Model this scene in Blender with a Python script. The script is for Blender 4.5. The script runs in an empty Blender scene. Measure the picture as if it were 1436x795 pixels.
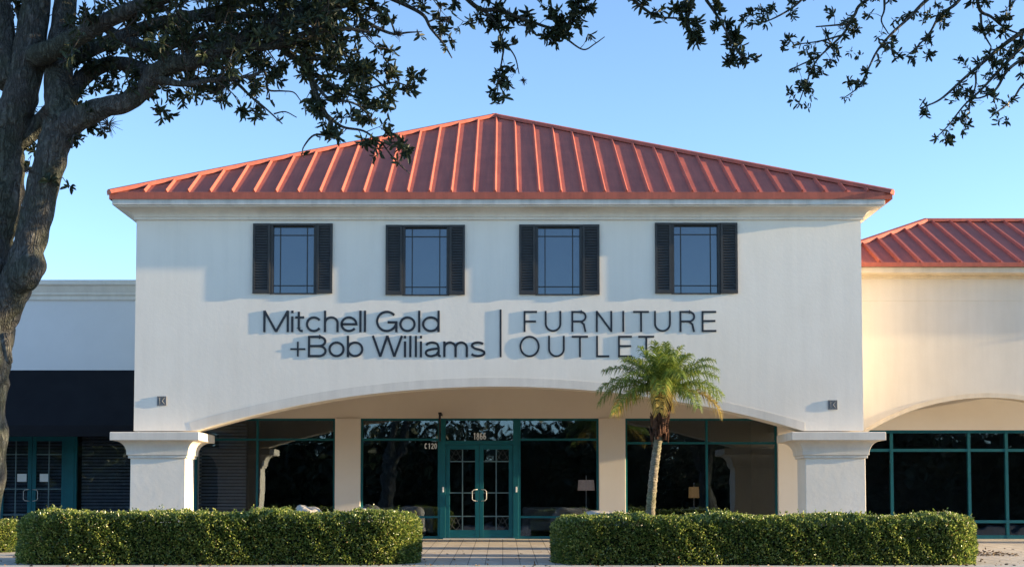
import bpy, bmesh, math, random
import numpy as np
from mathutils import Vector, Matrix, Quaternion

scene = bpy.context.scene
COL = scene.collection
R = math.radians
random.seed(11)
RNG = np.random.default_rng(11)

# ------------------------------------------------------------------ camera
W0, H0 = 1436.0, 795.0
F = 1900.0                     # focal length in photograph pixels
PX, PY = 705.0, 606.0          # principal point
TILT = math.atan((703.0 - PY) / F)
CZ = 0.963
cam = bpy.data.cameras.new('camera')
camo = bpy.data.objects.new('camera', cam)
COL.objects.link(camo)
scene.camera = camo
cam.sensor_width = 36.0
cam.sensor_fit = 'HORIZONTAL'
cam.lens = F / W0 * 36.0
cam.shift_x = (W0 / 2 - PX) / W0
cam.shift_y = (PY - H0 / 2) / W0
cam.clip_start = 0.1
cam.clip_end = 3000.0
camo.location = (0, 0, CZ)
camo.rotation_euler = (math.pi / 2 + TILT, 0, 0)

def at(px, py, Y):
    u, v = (px - PX) / F, (PY - py) / F
    d = Vector((u, math.cos(TILT) - v * math.sin(TILT), math.sin(TILT) + v * math.cos(TILT)))
    k = Y / d.y
    return Vector((d.x * k, Y, CZ + d.z * k))

def X(px, Y, py=600): return at(px, py, Y).x
def Z(py, Y, px=705): return at(px, py, Y).z

# ------------------------------------------------------------------ sky, sun, exposure
EL, AZ = R(9.5), R(3.0)        # low sun, almost along the facade, from +X and a little towards the camera
world = bpy.data.worlds.new('World')
scene.world = world
world.use_nodes = True
wn = world.node_tree
sky = wn.nodes.new('ShaderNodeTexSky')
sky.sky_type = 'NISHITA'
sky.sun_disc = False
sky.sun_elevation = EL
sky.sun_rotation = R(90) + AZ
sky.altitude = 2500.0
sky.air_density = 1.0
sky.dust_density = 0.0
sky.ozone_density = 2.5
wn.nodes['Background'].inputs['Strength'].default_value = 0.15
hs = wn.nodes.new('ShaderNodeHueSaturation')       # colour grade of the sky: slightly less saturated and paler
hs.inputs['Saturation'].default_value = 0.96
wn.links.new(sky.outputs[0], hs.inputs['Color'])
wn.links.new(hs.outputs[0], wn.nodes['Background'].inputs['Color'])

sl = bpy.data.lights.new('sun', 'SUN')
sl.energy = 5.0
sl.angle = R(0.5)
sl.color = (1.0, 0.77, 0.47)
so = bpy.data.objects.new('sun', sl)
COL.objects.link(so)
SUN = Vector((math.cos(EL) * math.cos(AZ), -math.cos(EL) * math.sin(AZ), math.sin(EL)))
so.rotation_mode = 'QUATERNION'
so.rotation_quaternion = SUN.to_track_quat('Z', 'Y')
so.location = (40, -5, 20)

scene.view_settings.view_transform = 'Standard'
scene.view_settings.look = 'None'
scene.view_settings.gamma = 1.0
scene.view_settings.use_curve_mapping = False
scene.view_settings.exposure = 1.56
scene.cycles.max_bounces = 10
scene.cycles.transparent_max_bounces = 16
scene.cycles.sample_clamp_indirect = 8.0

# ------------------------------------------------------------------ materials
def mat(name):
    m = bpy.data.materials.new(name)
    m.use_nodes = True
    nt = m.node_tree
    return m, nt, nt.nodes['Principled BSDF']

def node(nt, kind, **kw):
    n = nt.nodes.new(kind)
    for k, v in kw.items():
        if k in n.inputs.keys(): n.inputs[k].default_value = v
        else: setattr(n, k, v)
    return n

def ramp(nt, a, b, p0=0.3, p1=0.7):
    r = nt.nodes.new('ShaderNodeValToRGB')
    r.color_ramp.elements[0].position = p0
    r.color_ramp.elements[1].position = p1
    r.color_ramp.elements[0].color = (*a, 1)
    r.color_ramp.elements[1].color = (*b, 1)
    return r

def stretch(nt, s):
    tc = nt.nodes.new('ShaderNodeTexCoord')
    mp = nt.nodes.new('ShaderNodeMapping')
    mp.inputs['Scale'].default_value = s
    nt.links.new(tc.outputs['Object'], mp.inputs['Vector'])
    return mp.outputs['Vector']

def mottled(name, a, b, scale=1.2, rough=0.85, bump=0.0, bscale=30.0, bdist=0.01, spec=0.3, st=(1, 1, 1), streak=0.0):
    m, nt, p = mat(name)
    v = stretch(nt, st)
    n = node(nt, 'ShaderNodeTexNoise', Scale=scale, Detail=6.0, Roughness=0.6)
    nt.links.new(v, n.inputs['Vector'])
    r = ramp(nt, a, b)
    nt.links.new(n.outputs['Fac'], r.inputs['Fac'])
    col = r.outputs['Color']
    if streak:
        v2 = stretch(nt, (2.2, 2.2, 0.16))
        n2 = node(nt, 'ShaderNodeTexNoise', Scale=2.0, Detail=5.0, Roughness=0.65)
        nt.links.new(v2, n2.inputs['Vector'])
        r2 = ramp(nt, (1 - streak,) * 3, (1, 1, 1), 0.32, 0.6)
        nt.links.new(n2.outputs['Fac'], r2.inputs['Fac'])
        mx = nt.nodes.new('ShaderNodeMixRGB')
        mx.blend_type = 'MULTIPLY'
        mx.inputs[0].default_value = 1.0
        nt.links.new(col, mx.inputs[1])
        nt.links.new(r2.outputs['Color'], mx.inputs[2])
        col = mx.outputs[0]
    nt.links.new(col, p.inputs['Base Color'])
    p.inputs['Roughness'].default_value = rough
    p.inputs['Specular IOR Level'].default_value = spec
    if bump:
        v3 = stretch(nt, (1, 1, 1))
        n3 = node(nt, 'ShaderNodeTexNoise', Scale=bscale, Detail=5.0, Roughness=0.6)
        nt.links.new(v3, n3.inputs['Vector'])
        bp = node(nt, 'ShaderNodeBump', Strength=bump, Distance=bdist)
        nt.links.new(n3.outputs['Fac'], bp.inputs['Height'])
        nt.links.new(bp.outputs['Normal'], p.inputs['Normal'])
    return m

M = {}
M['stucco'] = mottled('white_stucco', (.85, .775, .66), (.89, .82, .71), 0.9, .9, .35, 14, .005, .2, streak=.045)
M['stucco_rough'] = mottled('troweled_stucco', (.83, .76, .65), (.88, .81, .70), 1.5, .9, .28, 7, .012, .2)
M['trim'] = mottled('trim_stucco', (.74, .675, .58), (.80, .735, .635), 2.0, .85, .3, 30, .004, .25, streak=.10)
M['fascia'] = mottled('weathered_fascia', (.56, .53, .47), (.70, .67, .61), 3.0, .8, .2, 30, .004, .25, streak=.22)
M['cream'] = mottled('cream_stucco', (.67, .605, .50), (.73, .665, .56), 0.9, .9, .35, 16, .005, .2, streak=.05)
M['cream_trim'] = mottled('cream_trim', (.66, .56, .41), (.73, .63, .48), 2.0, .85, .2, 30, .004, .2, streak=.14)
M['grey_stucco'] = mottled('pale_grey_stucco', (.72, .70, .68), (.77, .75, .73), 0.9, .9, .3, 16, .005, .2)
M['beige'] = mottled('beige_arcade_paint', (.74, .665, .57), (.79, .715, .62), 1.0, .9, .25, 20, .004, .2)
M['teal'] = mottled('teal_aluminium', (.002, .095, .118), (.003, .118, .145), 4, .5, 0, spec=.3)
M['shutter'] = mottled('charcoal_shutter_paint', (.030, .031, .031), (.042, .043, .042), 5, .55, 0, spec=.4)
M['awning'] = mottled('black_awning_canvas', (.006, .0065, .009), (.010, .011, .014), 2, .8, .2, 60, .003, .2)
M['letter'] = mottled('dark_letter_metal', (.009, .012, .018), (.013, .016, .022), 8, .4, 0, spec=.5)
M['steel'] = mottled('brushed_steel', (.42, .42, .41), (.52, .52, .50), 8, .35, 0, spec=.6)
M['white_vinyl'] = mottled('white_vinyl', (.80, .80, .78), (.86, .86, .84), 8, .6, 0)
M['dark_metal'] = mottled('dark_bracket_metal', (.012, .012, .013), (.02, .02, .022), 8, .5, 0)
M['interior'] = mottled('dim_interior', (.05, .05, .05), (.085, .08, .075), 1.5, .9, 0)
M['blind'] = mottled('grey_blind', (.17, .19, .215), (.23, .25, .28), 6, .7, 0)
M['vent'] = mottled('vent_metal', (.17, .17, .17), (.24, .24, .235), 14, .6, .3, 40, .004)
M['rock'] = mottled('pale_limestone', (.34, .31, .27), (.52, .48, .42), 5, .95, .9, 9, .03, .2)
M['asphalt'] = mottled('asphalt', (.17, .162, .15), (.23, .22, .205), 3, .9, .6, 90, .01, .3)
M['concrete'] = mottled('concrete', (.48, .45, .40), (.58, .55, .49), 2.2, .9, .35, 40, .006, .25)
M['mulch'] = mottled('mulch', (.030, .022, .015), (.075, .055, .038), 12, .95, 1.0, 40, .03, .1)
M['sofa'] = mottled('grey_upholstery', (.20, .19, .18), (.26, .25, .235), 6, .9, .2, 80, .004)

def roof_mat():
    m, nt, p = mat('terracotta_metal')
    v = stretch(nt, (1, 1, 1))
    n = node(nt, 'ShaderNodeTexNoise', Scale=1.4, Detail=6.0, Roughness=0.65)
    nt.links.new(v, n.inputs['Vector'])
    r = ramp(nt, (.37, .104, .072), (.46, .133, .090))
    nt.links.new(n.outputs['Fac'], r.inputs['Fac'])
    ns = node(nt, 'ShaderNodeTexNoise', Scale=1.0, Detail=5.0, Roughness=.7)
    nt.links.new(stretch(nt, (7.0, .55, .55)), ns.inputs['Vector'])
    rs = ramp(nt, (.80, .82, .84), (1.06, 1.02, 1.0), .35, .65)
    nt.links.new(ns.outputs['Fac'], rs.inputs['Fac'])
    mx = node(nt, 'ShaderNodeMixRGB', blend_type='MULTIPLY')
    mx.inputs[0].default_value = 1
    nt.links.new(r.outputs['Color'], mx.inputs[1]); nt.links.new(rs.outputs['Color'], mx.inputs[2])
    nt.links.new(mx.outputs[0], p.inputs['Base Color'])
    p.inputs['Roughness'].default_value = .55
    p.inputs['Specular IOR Level'].default_value = .18
    n2 = node(nt, 'ShaderNodeTexNoise', Scale=3.0, Detail=3.0)
    nt.links.new(v, n2.inputs['Vector'])
    bp = node(nt, 'ShaderNodeBump', Strength=.25, Distance=.02)
    nt.links.new(n2.outputs['Fac'], bp.inputs['Height'])
    nt.links.new(bp.outputs['Normal'], p.inputs['Normal'])
    return m
M['roof'] = roof_mat()

def glass_mat(name, refl, tint, through=True, wob=.02):
    m, nt, p = mat(name)
    nt.nodes.remove(p)
    out = nt.nodes['Material Output']
    gl = node(nt, 'ShaderNodeBsdfGlossy', Roughness=.015, Color=(.70, .82, .95, 1))
    if through:
        tr = node(nt, 'ShaderNodeBsdfTransparent', Color=(*tint, 1))
    else:
        tr = node(nt, 'ShaderNodeBsdfDiffuse', Color=(*tint, 1))
    v = stretch(nt, (1, 1, 1))
    n = node(nt, 'ShaderNodeTexNoise', Scale=1.3, Detail=2.0)
    nt.links.new(v, n.inputs['Vector'])
    bp = node(nt, 'ShaderNodeBump', Strength=.5, Distance=wob)
    nt.links.new(n.outputs['Fac'], bp.inputs['Height'])
    nt.links.new(bp.outputs['Normal'], gl.inputs['Normal'])
    mx = node(nt, 'ShaderNodeMixShader')
    mx.inputs[0].default_value = refl
    nt.links.new(tr.outputs[0], mx.inputs[1])
    nt.links.new(gl.outputs[0], mx.inputs[2])
    nt.links.new(mx.outputs[0], out.inputs['Surface'])
    return m
M['upper_glass'] = glass_mat('tinted_upper_glass', .13, (.050, .062, .078), False, .006)
M['glass'] = glass_mat('dark_storefront_glass', .09, (.76, .80, .84), True, .004)

def leaf_mat(name, a, b, c, trans=.25, rough=.45, spec=.4, dead=False):
    m, nt, p = mat(name)
    out = nt.nodes['Material Output']
    g = nt.nodes.new('ShaderNodeNewGeometry')
    r = nt.nodes.new('ShaderNodeValToRGB')
    e = r.color_ramp.elements
    e[0].position = 0; e[0].color = (*a, 1)
    e[1].position = 1; e[1].color = (*c, 1)
    k = e.new(.55); k.color = (*b, 1)
    if dead:
        k = e.new(.975); k.color = (*c, 1)
        k = e.new(.985); k.color = (.16, .085, .03, 1)
        e[-1].color = (.20, .12, .05, 1)
    nt.links.new(g.outputs['Random Per Island'], r.inputs['Fac'])
    nt.links.new(r.outputs['Color'], p.inputs['Base Color'])
    p.inputs['Roughness'].default_value = rough
    p.inputs['Specular IOR Level'].default_value = spec
    t = nt.nodes.new('ShaderNodeBsdfTranslucent')
    nt.links.new(r.outputs['Color'], t.inputs['Color'])
    mx = node(nt, 'ShaderNodeMixShader')
    mx.inputs[0].default_value = trans
    nt.links.new(p.outputs[0], mx.inputs[1])
    nt.links.new(t.outputs[0], mx.inputs[2])
    nt.links.new(mx.outputs[0], out.inputs['Surface'])
    return m
M['oak_leaf'] = leaf_mat('oak_leaf', (.022, .036, .018), (.040, .058, .028), (.070, .092, .040), .25)
M['hedge_leaf'] = leaf_mat('hedge_leaf', (.055, .102, .020), (.16, .235, .046), (.50, .52, .14), .45, .28, .8, True)
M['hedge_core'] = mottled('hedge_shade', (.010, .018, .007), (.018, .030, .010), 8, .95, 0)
M['frond'] = leaf_mat('palm_leaflet', (.085, .155, .026), (.18, .25, .042), (.34, .36, .075), .42, .4, .4)
M['old_frond'] = leaf_mat('yellowing_leaflet', (.22, .18, .040), (.34, .25, .055), (.42, .30, .08), .35, .5, .3)
M['palm_boot'] = mottled('palm_boots', (.035, .017, .010), (.12, .055, .032), 18, .9, .8, 30, .02)
M['far_leaf'] = leaf_mat('far_leaf', (.018, .030, .012), (.030, .046, .018), (.045, .062, .022), .15)

def bark_mat(name, a, b, st, dist=.05, lichen=(.78, .86, .72)):
    """furrowed bark: ridged noise drawn out along the stem, cross cracks, lichen blotches"""
    m, nt, p = mat(name)
    def ridge(sc, stv, det):
        v = stretch(nt, stv)
        n = node(nt, 'ShaderNodeTexNoise', Scale=sc, Detail=det, Roughness=.62, Distortion=.35)
        nt.links.new(v, n.inputs['Vector'])
        s1 = node(nt, 'ShaderNodeMath', operation='SUBTRACT'); s1.inputs[1].default_value = .5
        nt.links.new(n.outputs['Fac'], s1.inputs[0])
        ab = node(nt, 'ShaderNodeMath', operation='ABSOLUTE'); nt.links.new(s1.outputs[0], ab.inputs[0])
        ml = node(nt, 'ShaderNodeMath', operation='MULTIPLY', use_clamp=True); ml.inputs[1].default_value = 7.0
        nt.links.new(ab.outputs[0], ml.inputs[0])
        return ml.outputs[0]
    r1, r2 = ridge(1.0, st, 3.0), ridge(1.0, (st[0] * 1.1, st[1] * 1.1, st[2] * 3.2), 4.0)
    mn = node(nt, 'ShaderNodeMath', operation='MULTIPLY')
    nt.links.new(r1, mn.inputs[0])
    ad = node(nt, 'ShaderNodeMath', operation='MULTIPLY_ADD', use_clamp=True)
    ad.inputs[1].default_value = .6; ad.inputs[2].default_value = .4
    nt.links.new(r2, ad.inputs[0]); nt.links.new(ad.outputs[0], mn.inputs[1])
    n = node(nt, 'ShaderNodeTexNoise', Scale=45.0, Detail=5.0, Roughness=.7)
    nt.links.new(stretch(nt, (1, 1, .6)), n.inputs['Vector'])
    h = node(nt, 'ShaderNodeMath', operation='MULTIPLY_ADD'); h.inputs[1].default_value = .35
    nt.links.new(n.outputs['Fac'], h.inputs[0]); nt.links.new(mn.outputs[0], h.inputs[2])
    r = ramp(nt, a, b, .12, 1.0)
    nt.links.new(h.outputs[0], r.inputs['Fac'])
    n4 = node(nt, 'ShaderNodeTexNoise', Scale=3.2, Detail=6.0, Roughness=.65)
    nt.links.new(stretch(nt, (1, 1, .7)), n4.inputs['Vector'])
    r4 = ramp(nt, lichen, (1.0, 1.0, 1.0), .42, .58)
    nt.links.new(n4.outputs['Fac'], r4.inputs['Fac'])
    mx = node(nt, 'ShaderNodeMixRGB', blend_type='MULTIPLY')
    mx.inputs[0].default_value = 1
    nt.links.new(r.outputs['Color'], mx.inputs[1]); nt.links.new(r4.outputs['Color'], mx.inputs[2])
    nt.links.new(mx.outputs[0], p.inputs['Base Color'])
    p.inputs['Roughness'].default_value = .95
    p.inputs['Specular IOR Level'].default_value = .15
    bp = node(nt, 'ShaderNodeBump', Strength=1.0, Distance=dist)
    nt.links.new(h.outputs[0], bp.inputs['Height'])
    nt.links.new(bp.outputs['Normal'], p.inputs['Normal'])
    return m
M['bark'] = bark_mat('oak_bark', (.054, .052, .048), (.255, .248, .228), (16, 16, 4.2), .05)
M['twig'] = mottled('twig_bark', (.045, .038, .032), (.12, .105, .09), 20, .95, .3, 60, .01, .1)
M['palm_bark'] = bark_mat('palm_bark', (.17, .14, .10), (.44, .38, .29), (7, 7, 16), .02)

def paver_mat():
    m, nt, p = mat('scored_paving')
    v = stretch(nt, (1, 1, 1))
    b = nt.nodes.new('ShaderNodeTexBrick')
    b.offset = 0.0
    b.inputs['Scale'].default_value = 1.0
    b.inputs['Brick Width'].default_value = .335
    b.inputs['Row Height'].default_value = 1.35
    b.inputs['Mortar Size'].default_value = .009
    b.inputs['Mortar Smooth'].default_value = .2
    b.inputs['Color1'].default_value = (.52, .46, .38, 1)
    b.inputs['Color2'].default_value = (.60, .54, .45, 1)
    b.inputs['Mortar'].default_value = (.17, .15, .125, 1)
    nt.links.new(v, b.inputs['Vector'])
    n = node(nt, 'ShaderNodeTexNoise', Scale=2.5, Detail=7.0, Roughness=.7)
    nt.links.new(v, n.inputs['Vector'])
    r = ramp(nt, (.72, .70, .68), (1, 1, 1), .35, .65)
    nt.links.new(n.outputs['Fac'], r.inputs['Fac'])
    mx = node(nt, 'ShaderNodeMixRGB', blend_type='MULTIPLY')
    mx.inputs[0].default_value = 1
    nt.links.new(b.outputs['Color'], mx.inputs[1]); nt.links.new(r.outputs['Color'], mx.inputs[2])
    nt.links.new(mx.outputs[0], p.inputs['Base Color'])
    p.inputs['Roughness'].default_value = .85
    return m
M['paver'] = paver_mat()

def shade_mat(name, col, e):
    m, nt, p = mat(name)
    n = node(nt, 'ShaderNodeTexNoise', Scale=30.0)
    r = ramp(nt, tuple(c * .9 for c in col), col)
    nt.links.new(n.outputs['Fac'], r.inputs['Fac'])
    nt.links.new(r.outputs['Color'], p.inputs['Base Color'])
    nt.links.new(r.outputs['Color'], p.inputs['Emission Color'])
    p.inputs['Emission Strength'].default_value = e
    return m
M['pale_shade'] = shade_mat('pale_lamp_shade', (.45, .33, .28), .10)
M['amber_shade'] = shade_mat('amber_lamp_shade', (.50, .28, .11), .11)

# ------------------------------------------------------------------ mesh helpers
class MB:
    def __init__(s): s.v, s.f = [], []
    def add(s, vs, fs):
        n = len(s.v)
        s.v += [tuple(v) for v in vs]
        s.f += [tuple(i + n for i in f) for f in fs]
    def box(s, x0, x1, y0, y1, z0, z1):
        s.add([(x0, y0, z0), (x1, y0, z0), (x1, y1, z0), (x0, y1, z0), (x0, y0, z1), (x1, y0, z1), (x1, y1, z1), (x0, y1, z1)],
              [(0, 3, 2, 1), (4, 5, 6, 7), (0, 1, 5, 4), (1, 2, 6, 5), (2, 3, 7, 6), (3, 0, 4, 7)])
    def rings(s, rs, cap=True):
        """rs: list of (x0,x1,y0,y1,z)"""
        n = len(s.v)
        for (x0, x1, y0, y1, z) in rs:
            s.v += [(x0, y0, z), (x1, y0, z), (x1, y1, z), (x0, y1, z)]
        for i in range(len(rs) - 1):
            a = n + i * 4
            for k in range(4):
                s.f.append((a + k, a + (k + 1) % 4, a + 4 + (k + 1) % 4, a + 4 + k))
        if cap:
            s.f.append((n + 3, n + 2, n + 1, n))
            e = n + 4 * (len(rs) - 1)
            s.f.append((e, e + 1, e + 2, e + 3))
    def prism(s, pts, y0, y1):
        """polygon of (x,z), counter-clockwise seen from -Y, extruded from y0 to y1"""
        n = len(pts)
        s.add([(x, y0, z) for x, z in pts] + [(x, y1, z) for x, z in pts],
              [tuple(range(n)), tuple(reversed(range(n, 2 * n)))] + [(i, n + i, n + (i + 1) % n, (i + 1) % n) for i in range(n)])
    def tube(s, pts, rad, seg=10, cap=True, noise=None):
        pts = [Vector(p) for p in pts]
        n0 = len(s.v)
        N = len(pts)
        up = Vector((0.13, 1, 0.07)).normalized()
        prev = None
        for i, p in enumerate(pts):
            t = (pts[min(i + 1, N - 1)] - pts[max(i - 1, 0)]).normalized()
            if prev is None:
                a = t.cross(up)
                if a.length < .05: a = t.cross(Vector((1, 0, 0)))
                a.normalize()
            else:
                a = (prev - t * prev.dot(t)).normalized()
            prev = a
            b = t.cross(a)
            r = rad[i] if hasattr(rad, '__len__') else rad
            for k in range(seg):
                th = 2 * math.pi * k / seg
                rr = r * (noise(i, th) if noise else 1.0)
                s.v.append(tuple(p + (a * math.cos(th) + b * math.sin(th)) * rr))
        for i in range(N - 1):
            for k in range(seg):
                k2 = (k + 1) % seg
                s.f.append((n0 + i * seg + k, n0 + i * seg + k2, n0 + (i + 1) * seg + k2, n0 + (i + 1) * seg + k))
        if cap:
            s.f.append(tuple(n0 + k for k in reversed(range(seg))))
            s.f.append(tuple(n0 + (N - 1) * seg + k for k in range(seg)))
    def build(s, name, m, parent=None, smooth=False, bevel=0.0, recalc=True):
        me = bpy.data.meshes.new(name)
        me.from_pydata(s.v, [], s.f)
        if recalc:
            bm = bmesh.new(); bm.from_mesh(me)
            bmesh.ops.recalc_face_normals(bm, faces=bm.faces)
            bm.to_mesh(me); bm.free()
        me.materials.append(m)
        if smooth:
            me.polygons.foreach_set('use_smooth', [True] * len(me.polygons))
        me.update()
        o = bpy.data.objects.new(name, me)
        COL.objects.link(o)
        if parent is not None:
            o.parent = parent
            o.matrix_parent_inverse = Matrix.Translation(-parent.location) if parent.type == 'EMPTY' else Matrix.Identity(4)
        if bevel:
            md = o.modifiers.new('bevel', 'BEVEL')
            md.width = bevel; md.segments = 2; md.limit_method = 'ANGLE'; md.angle_limit = R(40)
        return o

def child(o, parent):
    o.parent = parent
    return o

def thing(name, label, cat, loc=(0, 0, 0), group=None):
    o = bpy.data.objects.new(name, None)
    COL.objects.link(o)
    o.location = loc
    o.empty_display_size = .2
    return tag(o, label, cat, group)

def tag(o, label, cat, group=None):
    o['label'] = label; o['category'] = cat
    if group: o['group'] = group
    return o

def struct(o, kind='structure'):
    o['kind'] = kind
    return o

def catmull(pts, n):
    """pts: list of sequences; returns n*(len-1)+1 interpolated points"""
    P = [np.array(p, float) for p in pts]
    P = [2 * P[0] - P[1]] + P + [2 * P[-1] - P[-2]]
    out = []
    for i in range(1, len(P) - 2):
        a, b, c, d = P[i - 1], P[i], P[i + 1], P[i + 2]
        for k in range(n):
            t = k / n
            out.append(.5 * (2 * b + (c - a) * t + (2 * a - 5 * b + 4 * c - d) * t * t + (3 * b - a - 3 * c + d) * t ** 3))
    out.append(P[-2])
    return out

def leaves(name, pos, d, ln, wd, m, parent=None, quads=True, fold=.25):
    """one mesh of many folded leaves: pos (N,3) bases, d (N,3) directions"""
    N = len(pos)
    d = d / np.linalg.norm(d, axis=1, keepdims=True)
    rnd = RNG.normal(size=(N, 3))
    s = np.cross(d, rnd); s /= np.linalg.norm(s, axis=1, keepdims=True) + 1e-9
    nrm = np.cross(s, d)
    ln = np.broadcast_to(ln, (N,))[:, None]; wd = np.broadcast_to(wd, (N,))[:, None]
    tip = pos + d * ln - nrm * ln * .12
    if quads:
        l1 = pos + d * ln * .35 + s * wd * .45 + nrm * wd * fold
        l2 = pos + d * ln * .75 + s * wd * .42 + nrm * wd * fold * .6
        r1 = pos + d * ln * .35 - s * wd * .45 + nrm * wd * fold
        r2 = pos + d * ln * .75 - s * wd * .42 + nrm * wd * fold * .6
        V = np.stack([pos, l1, l2, tip, r2, r1], 1).reshape(-1, 3)
        base = np.arange(N)[:, None] * 6
        L = np.concatenate([base + np.array([0, 1, 2, 3]), base + np.array([0, 3, 4, 5])], 1).reshape(-1)
        nf, k = 2 * N, 4
    else:
        l1 = pos + d * ln * .5 + s * wd * .5 + nrm * wd * fold
        r1 = pos + d * ln * .5 - s * wd * .5 + nrm * wd * fold
        V = np.stack([pos, l1, tip, r1], 1).reshape(-1, 3)
        base = np.arange(N)[:, None] * 4
        L = np.concatenate([base + np.array([0, 1, 2]), base + np.array([0, 2, 3])], 1).reshape(-1)
        nf, k = 2 * N, 3
    me = bpy.data.meshes.new(name)
    me.vertices.add(len(V)); me.vertices.foreach_set('co', V.astype(np.float32).ravel())
    me.loops.add(len(L)); me.loops.foreach_set('vertex_index', L.astype(np.int32))
    me.polygons.add(nf)
    me.polygons.foreach_set('loop_start', np.arange(nf, dtype=np.int32) * k)
    me.polygons.foreach_set('loop_total', np.full(nf, k, dtype=np.int32))
    me.materials.append(m)
    me.update(calc_edges=True)
    me.validate()
    o = bpy.data.objects.new(name, me)
    COL.objects.link(o)
    if parent is not None:
        o.parent = parent
        o.matrix_parent_inverse = Matrix.Translation(-parent.location)
    return o

# ------------------------------------------------------------------ ground
YS = 35.2                                   # storefront plane
SLOPE = .0247
def gz(Y):
    if Y > YS: return 0.0
    return -SLOPE * (YS - max(Y, -4.0))

def sheet(name, x0, x1, y0, y1, dz, m):
    ys = sorted({y0, y1} | {y for y in (-4.0, YS) if y0 < y < y1})
    vs, fs = [], []
    for y in ys: vs += [(x0, y, gz(y) + dz), (x1, y, gz(y) + dz)]
    for i in range(len(ys) - 1): fs.append((2 * i, 2 * i + 1, 2 * i + 3, 2 * i + 2))
    mb = MB(); mb.add(vs, fs)
    return struct(mb.build(name, m))
sheet('parking_lot', -600, 600, -600, 900, -.012, M['asphalt'])
sheet('walkway', -40, 40, 25.62, 35.6, 0.0, M['paver'])
kb = MB()
kb.add([(-40, 25.1, gz(25.1) - .2), (40, 25.1, gz(25.1) - .2), (40, 25.1, gz(25.1) + .006), (-40, 25.1, gz(25.1) + .006),
        (-40, 25.62, gz(25.62) + .006), (40, 25.62, gz(25.62) + .006)], [(0, 1, 2, 3), (3, 2, 5, 4)])
struct(kb.build('kerb', M['concrete']))

# ------------------------------------------------------------------ main store
YW = 30.4                                   # face of the upper wall
YB = 31.0                                   # back of the arcade wall
XL, XR = X(187.5, YW), X(1211, YW)
zA = Z(307, YW)
store = thing('furniture_store', 'white stucco two storey furniture store with red metal hip roof and wide arched entrance', 'shop building', (0, YS, 0))

z_ab_top = Z(604, YW)                        # where the wall lands on the column capitals
arc_l, arc_r = X(275, YW), X(1127, YW)
arc_c = .5 * (arc_l + arc_r)
def arc_pts(l, r, z0, zt, n=40):
    c, h, s = .5 * (l + r), .5 * (r - l), zt - z0
    rad = (h * h + s * s) / (2 * s)
    a = math.asin(h / rad)
    return [(c + rad * math.sin(-a + 2 * a * i / n), zt - rad + rad * math.cos(-a + 2 * a * i / n)) for i in range(n + 1)]
z_apex = Z(541, YW)
inner = arc_pts(arc_l, arc_r, z_ab_top, z_apex)

# windows: photograph x of shutters and sashes
WIN = [(355, 380.5, 443, 466.5), (541, 565.5, 629, 652), (728, 752, 815.5, 840.5), (918.5, 942.5, 1009, 1034)]
WZ = [(314, 411), (316, 413), (315.5, 412.5), (313, 411)]
holes = []
for (a, b, c, d), (t, bt) in zip(WIN, WZ):
    holes.append((X(b, YW, 360), X(c, YW, 360), Z(bt, YW), Z(t + 3, YW)))
zw_lo, zw_hi = min(h[2] for h in holes), max(h[3] for h in holes)
zmid = Z(425, YW)
mb = MB()
# lower part with the arch
mb.prism([(XL, z_ab_top), *[(x, z) for x, z in inner], (XR, z_ab_top), (XR, zmid), (XL, zmid)], YW, YB)
# strip with the window openings
xs = [XL]
for (a, b, lo, hi) in holes:
    mb.box(xs[-1], a, YW, YB, zmid, zA)
    mb.box(a, b, YW, YB, zmid, lo)
    mb.box(a, b, YW, YB, hi, zA)
    xs.append(b)
mb.box(xs[-1], XR, YW, YB, zmid, zA)
me_o = mb.build('wall', M['stucco'], store)
# drop the inner duplicate faces between the blocks
bm = bmesh.new(); bm.from_mesh(me_o.data)
bmesh.ops.remove_doubles(bm, verts=bm.verts, dist=.0005)
bm.to_mesh(me_o.data); bm.free()

YBACK = 42.4
mb = MB()
mb.box(XR - .35, XR, YB, YBACK, 2.95, zA)             # side walls stand over the open arcade ends
mb.box(XR - .35, XR, YS + .1, YBACK, -.05, 2.95)
mb.box(XL, XL + .35, YB, YBACK, 2.95, zA)
mb.box(XL, XL + .35, YS + .1, YBACK, -.05, 2.95)
mb.box(XL + .35, XR - .35, YBACK - .3, YBACK, -.05, zA)
mb.build('side_wall', M['stucco'], store)
mb = MB()
mb.box(XL + .35, XR - .35, YB, YBACK - .3, 4.15, 4.3)
mb.build('arcade_ceiling', M['beige'], store)
mb = MB()
mb.box(XL + .35, XR - .35, YB, YBACK - .3, zA - .1, zA)
mb.build('attic_slab', M['interior'], store)

# arch trim
outer = arc_pts(X(265, YW), X(1128.5, YW), Z(592, YW), Z(529.5, YW))
inn2 = arc_pts(arc_l - .10, arc_r + .02, z_ab_top + .004, z_apex - .012)
mb = MB()
yt0, yt1 = YW - .006, YW + .25
n = len(outer)
vs = []
for (xo, zo), (xi, zi) in zip(outer, inn2):
    vs += [(xo, yt0, zo), (xi, yt0, zi), (xi, yt1, zi), (xo, YW + .01, zo)]
fs = []
for i in range(n - 1):
    a, b = 4 * i, 4 * i + 4
    fs += [(a, a + 1, b + 1, b), (a + 1, a + 2, b + 2, b + 1), (a + 3, a, b, b + 3)]
fs += [(0, 3, 2, 1), (4 * n - 4, 4 * n - 3, 4 * n - 2, 4 * n - 1)]
mb.add(vs, fs)
mb.build('arch_trim', M['trim'], store)

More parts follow.
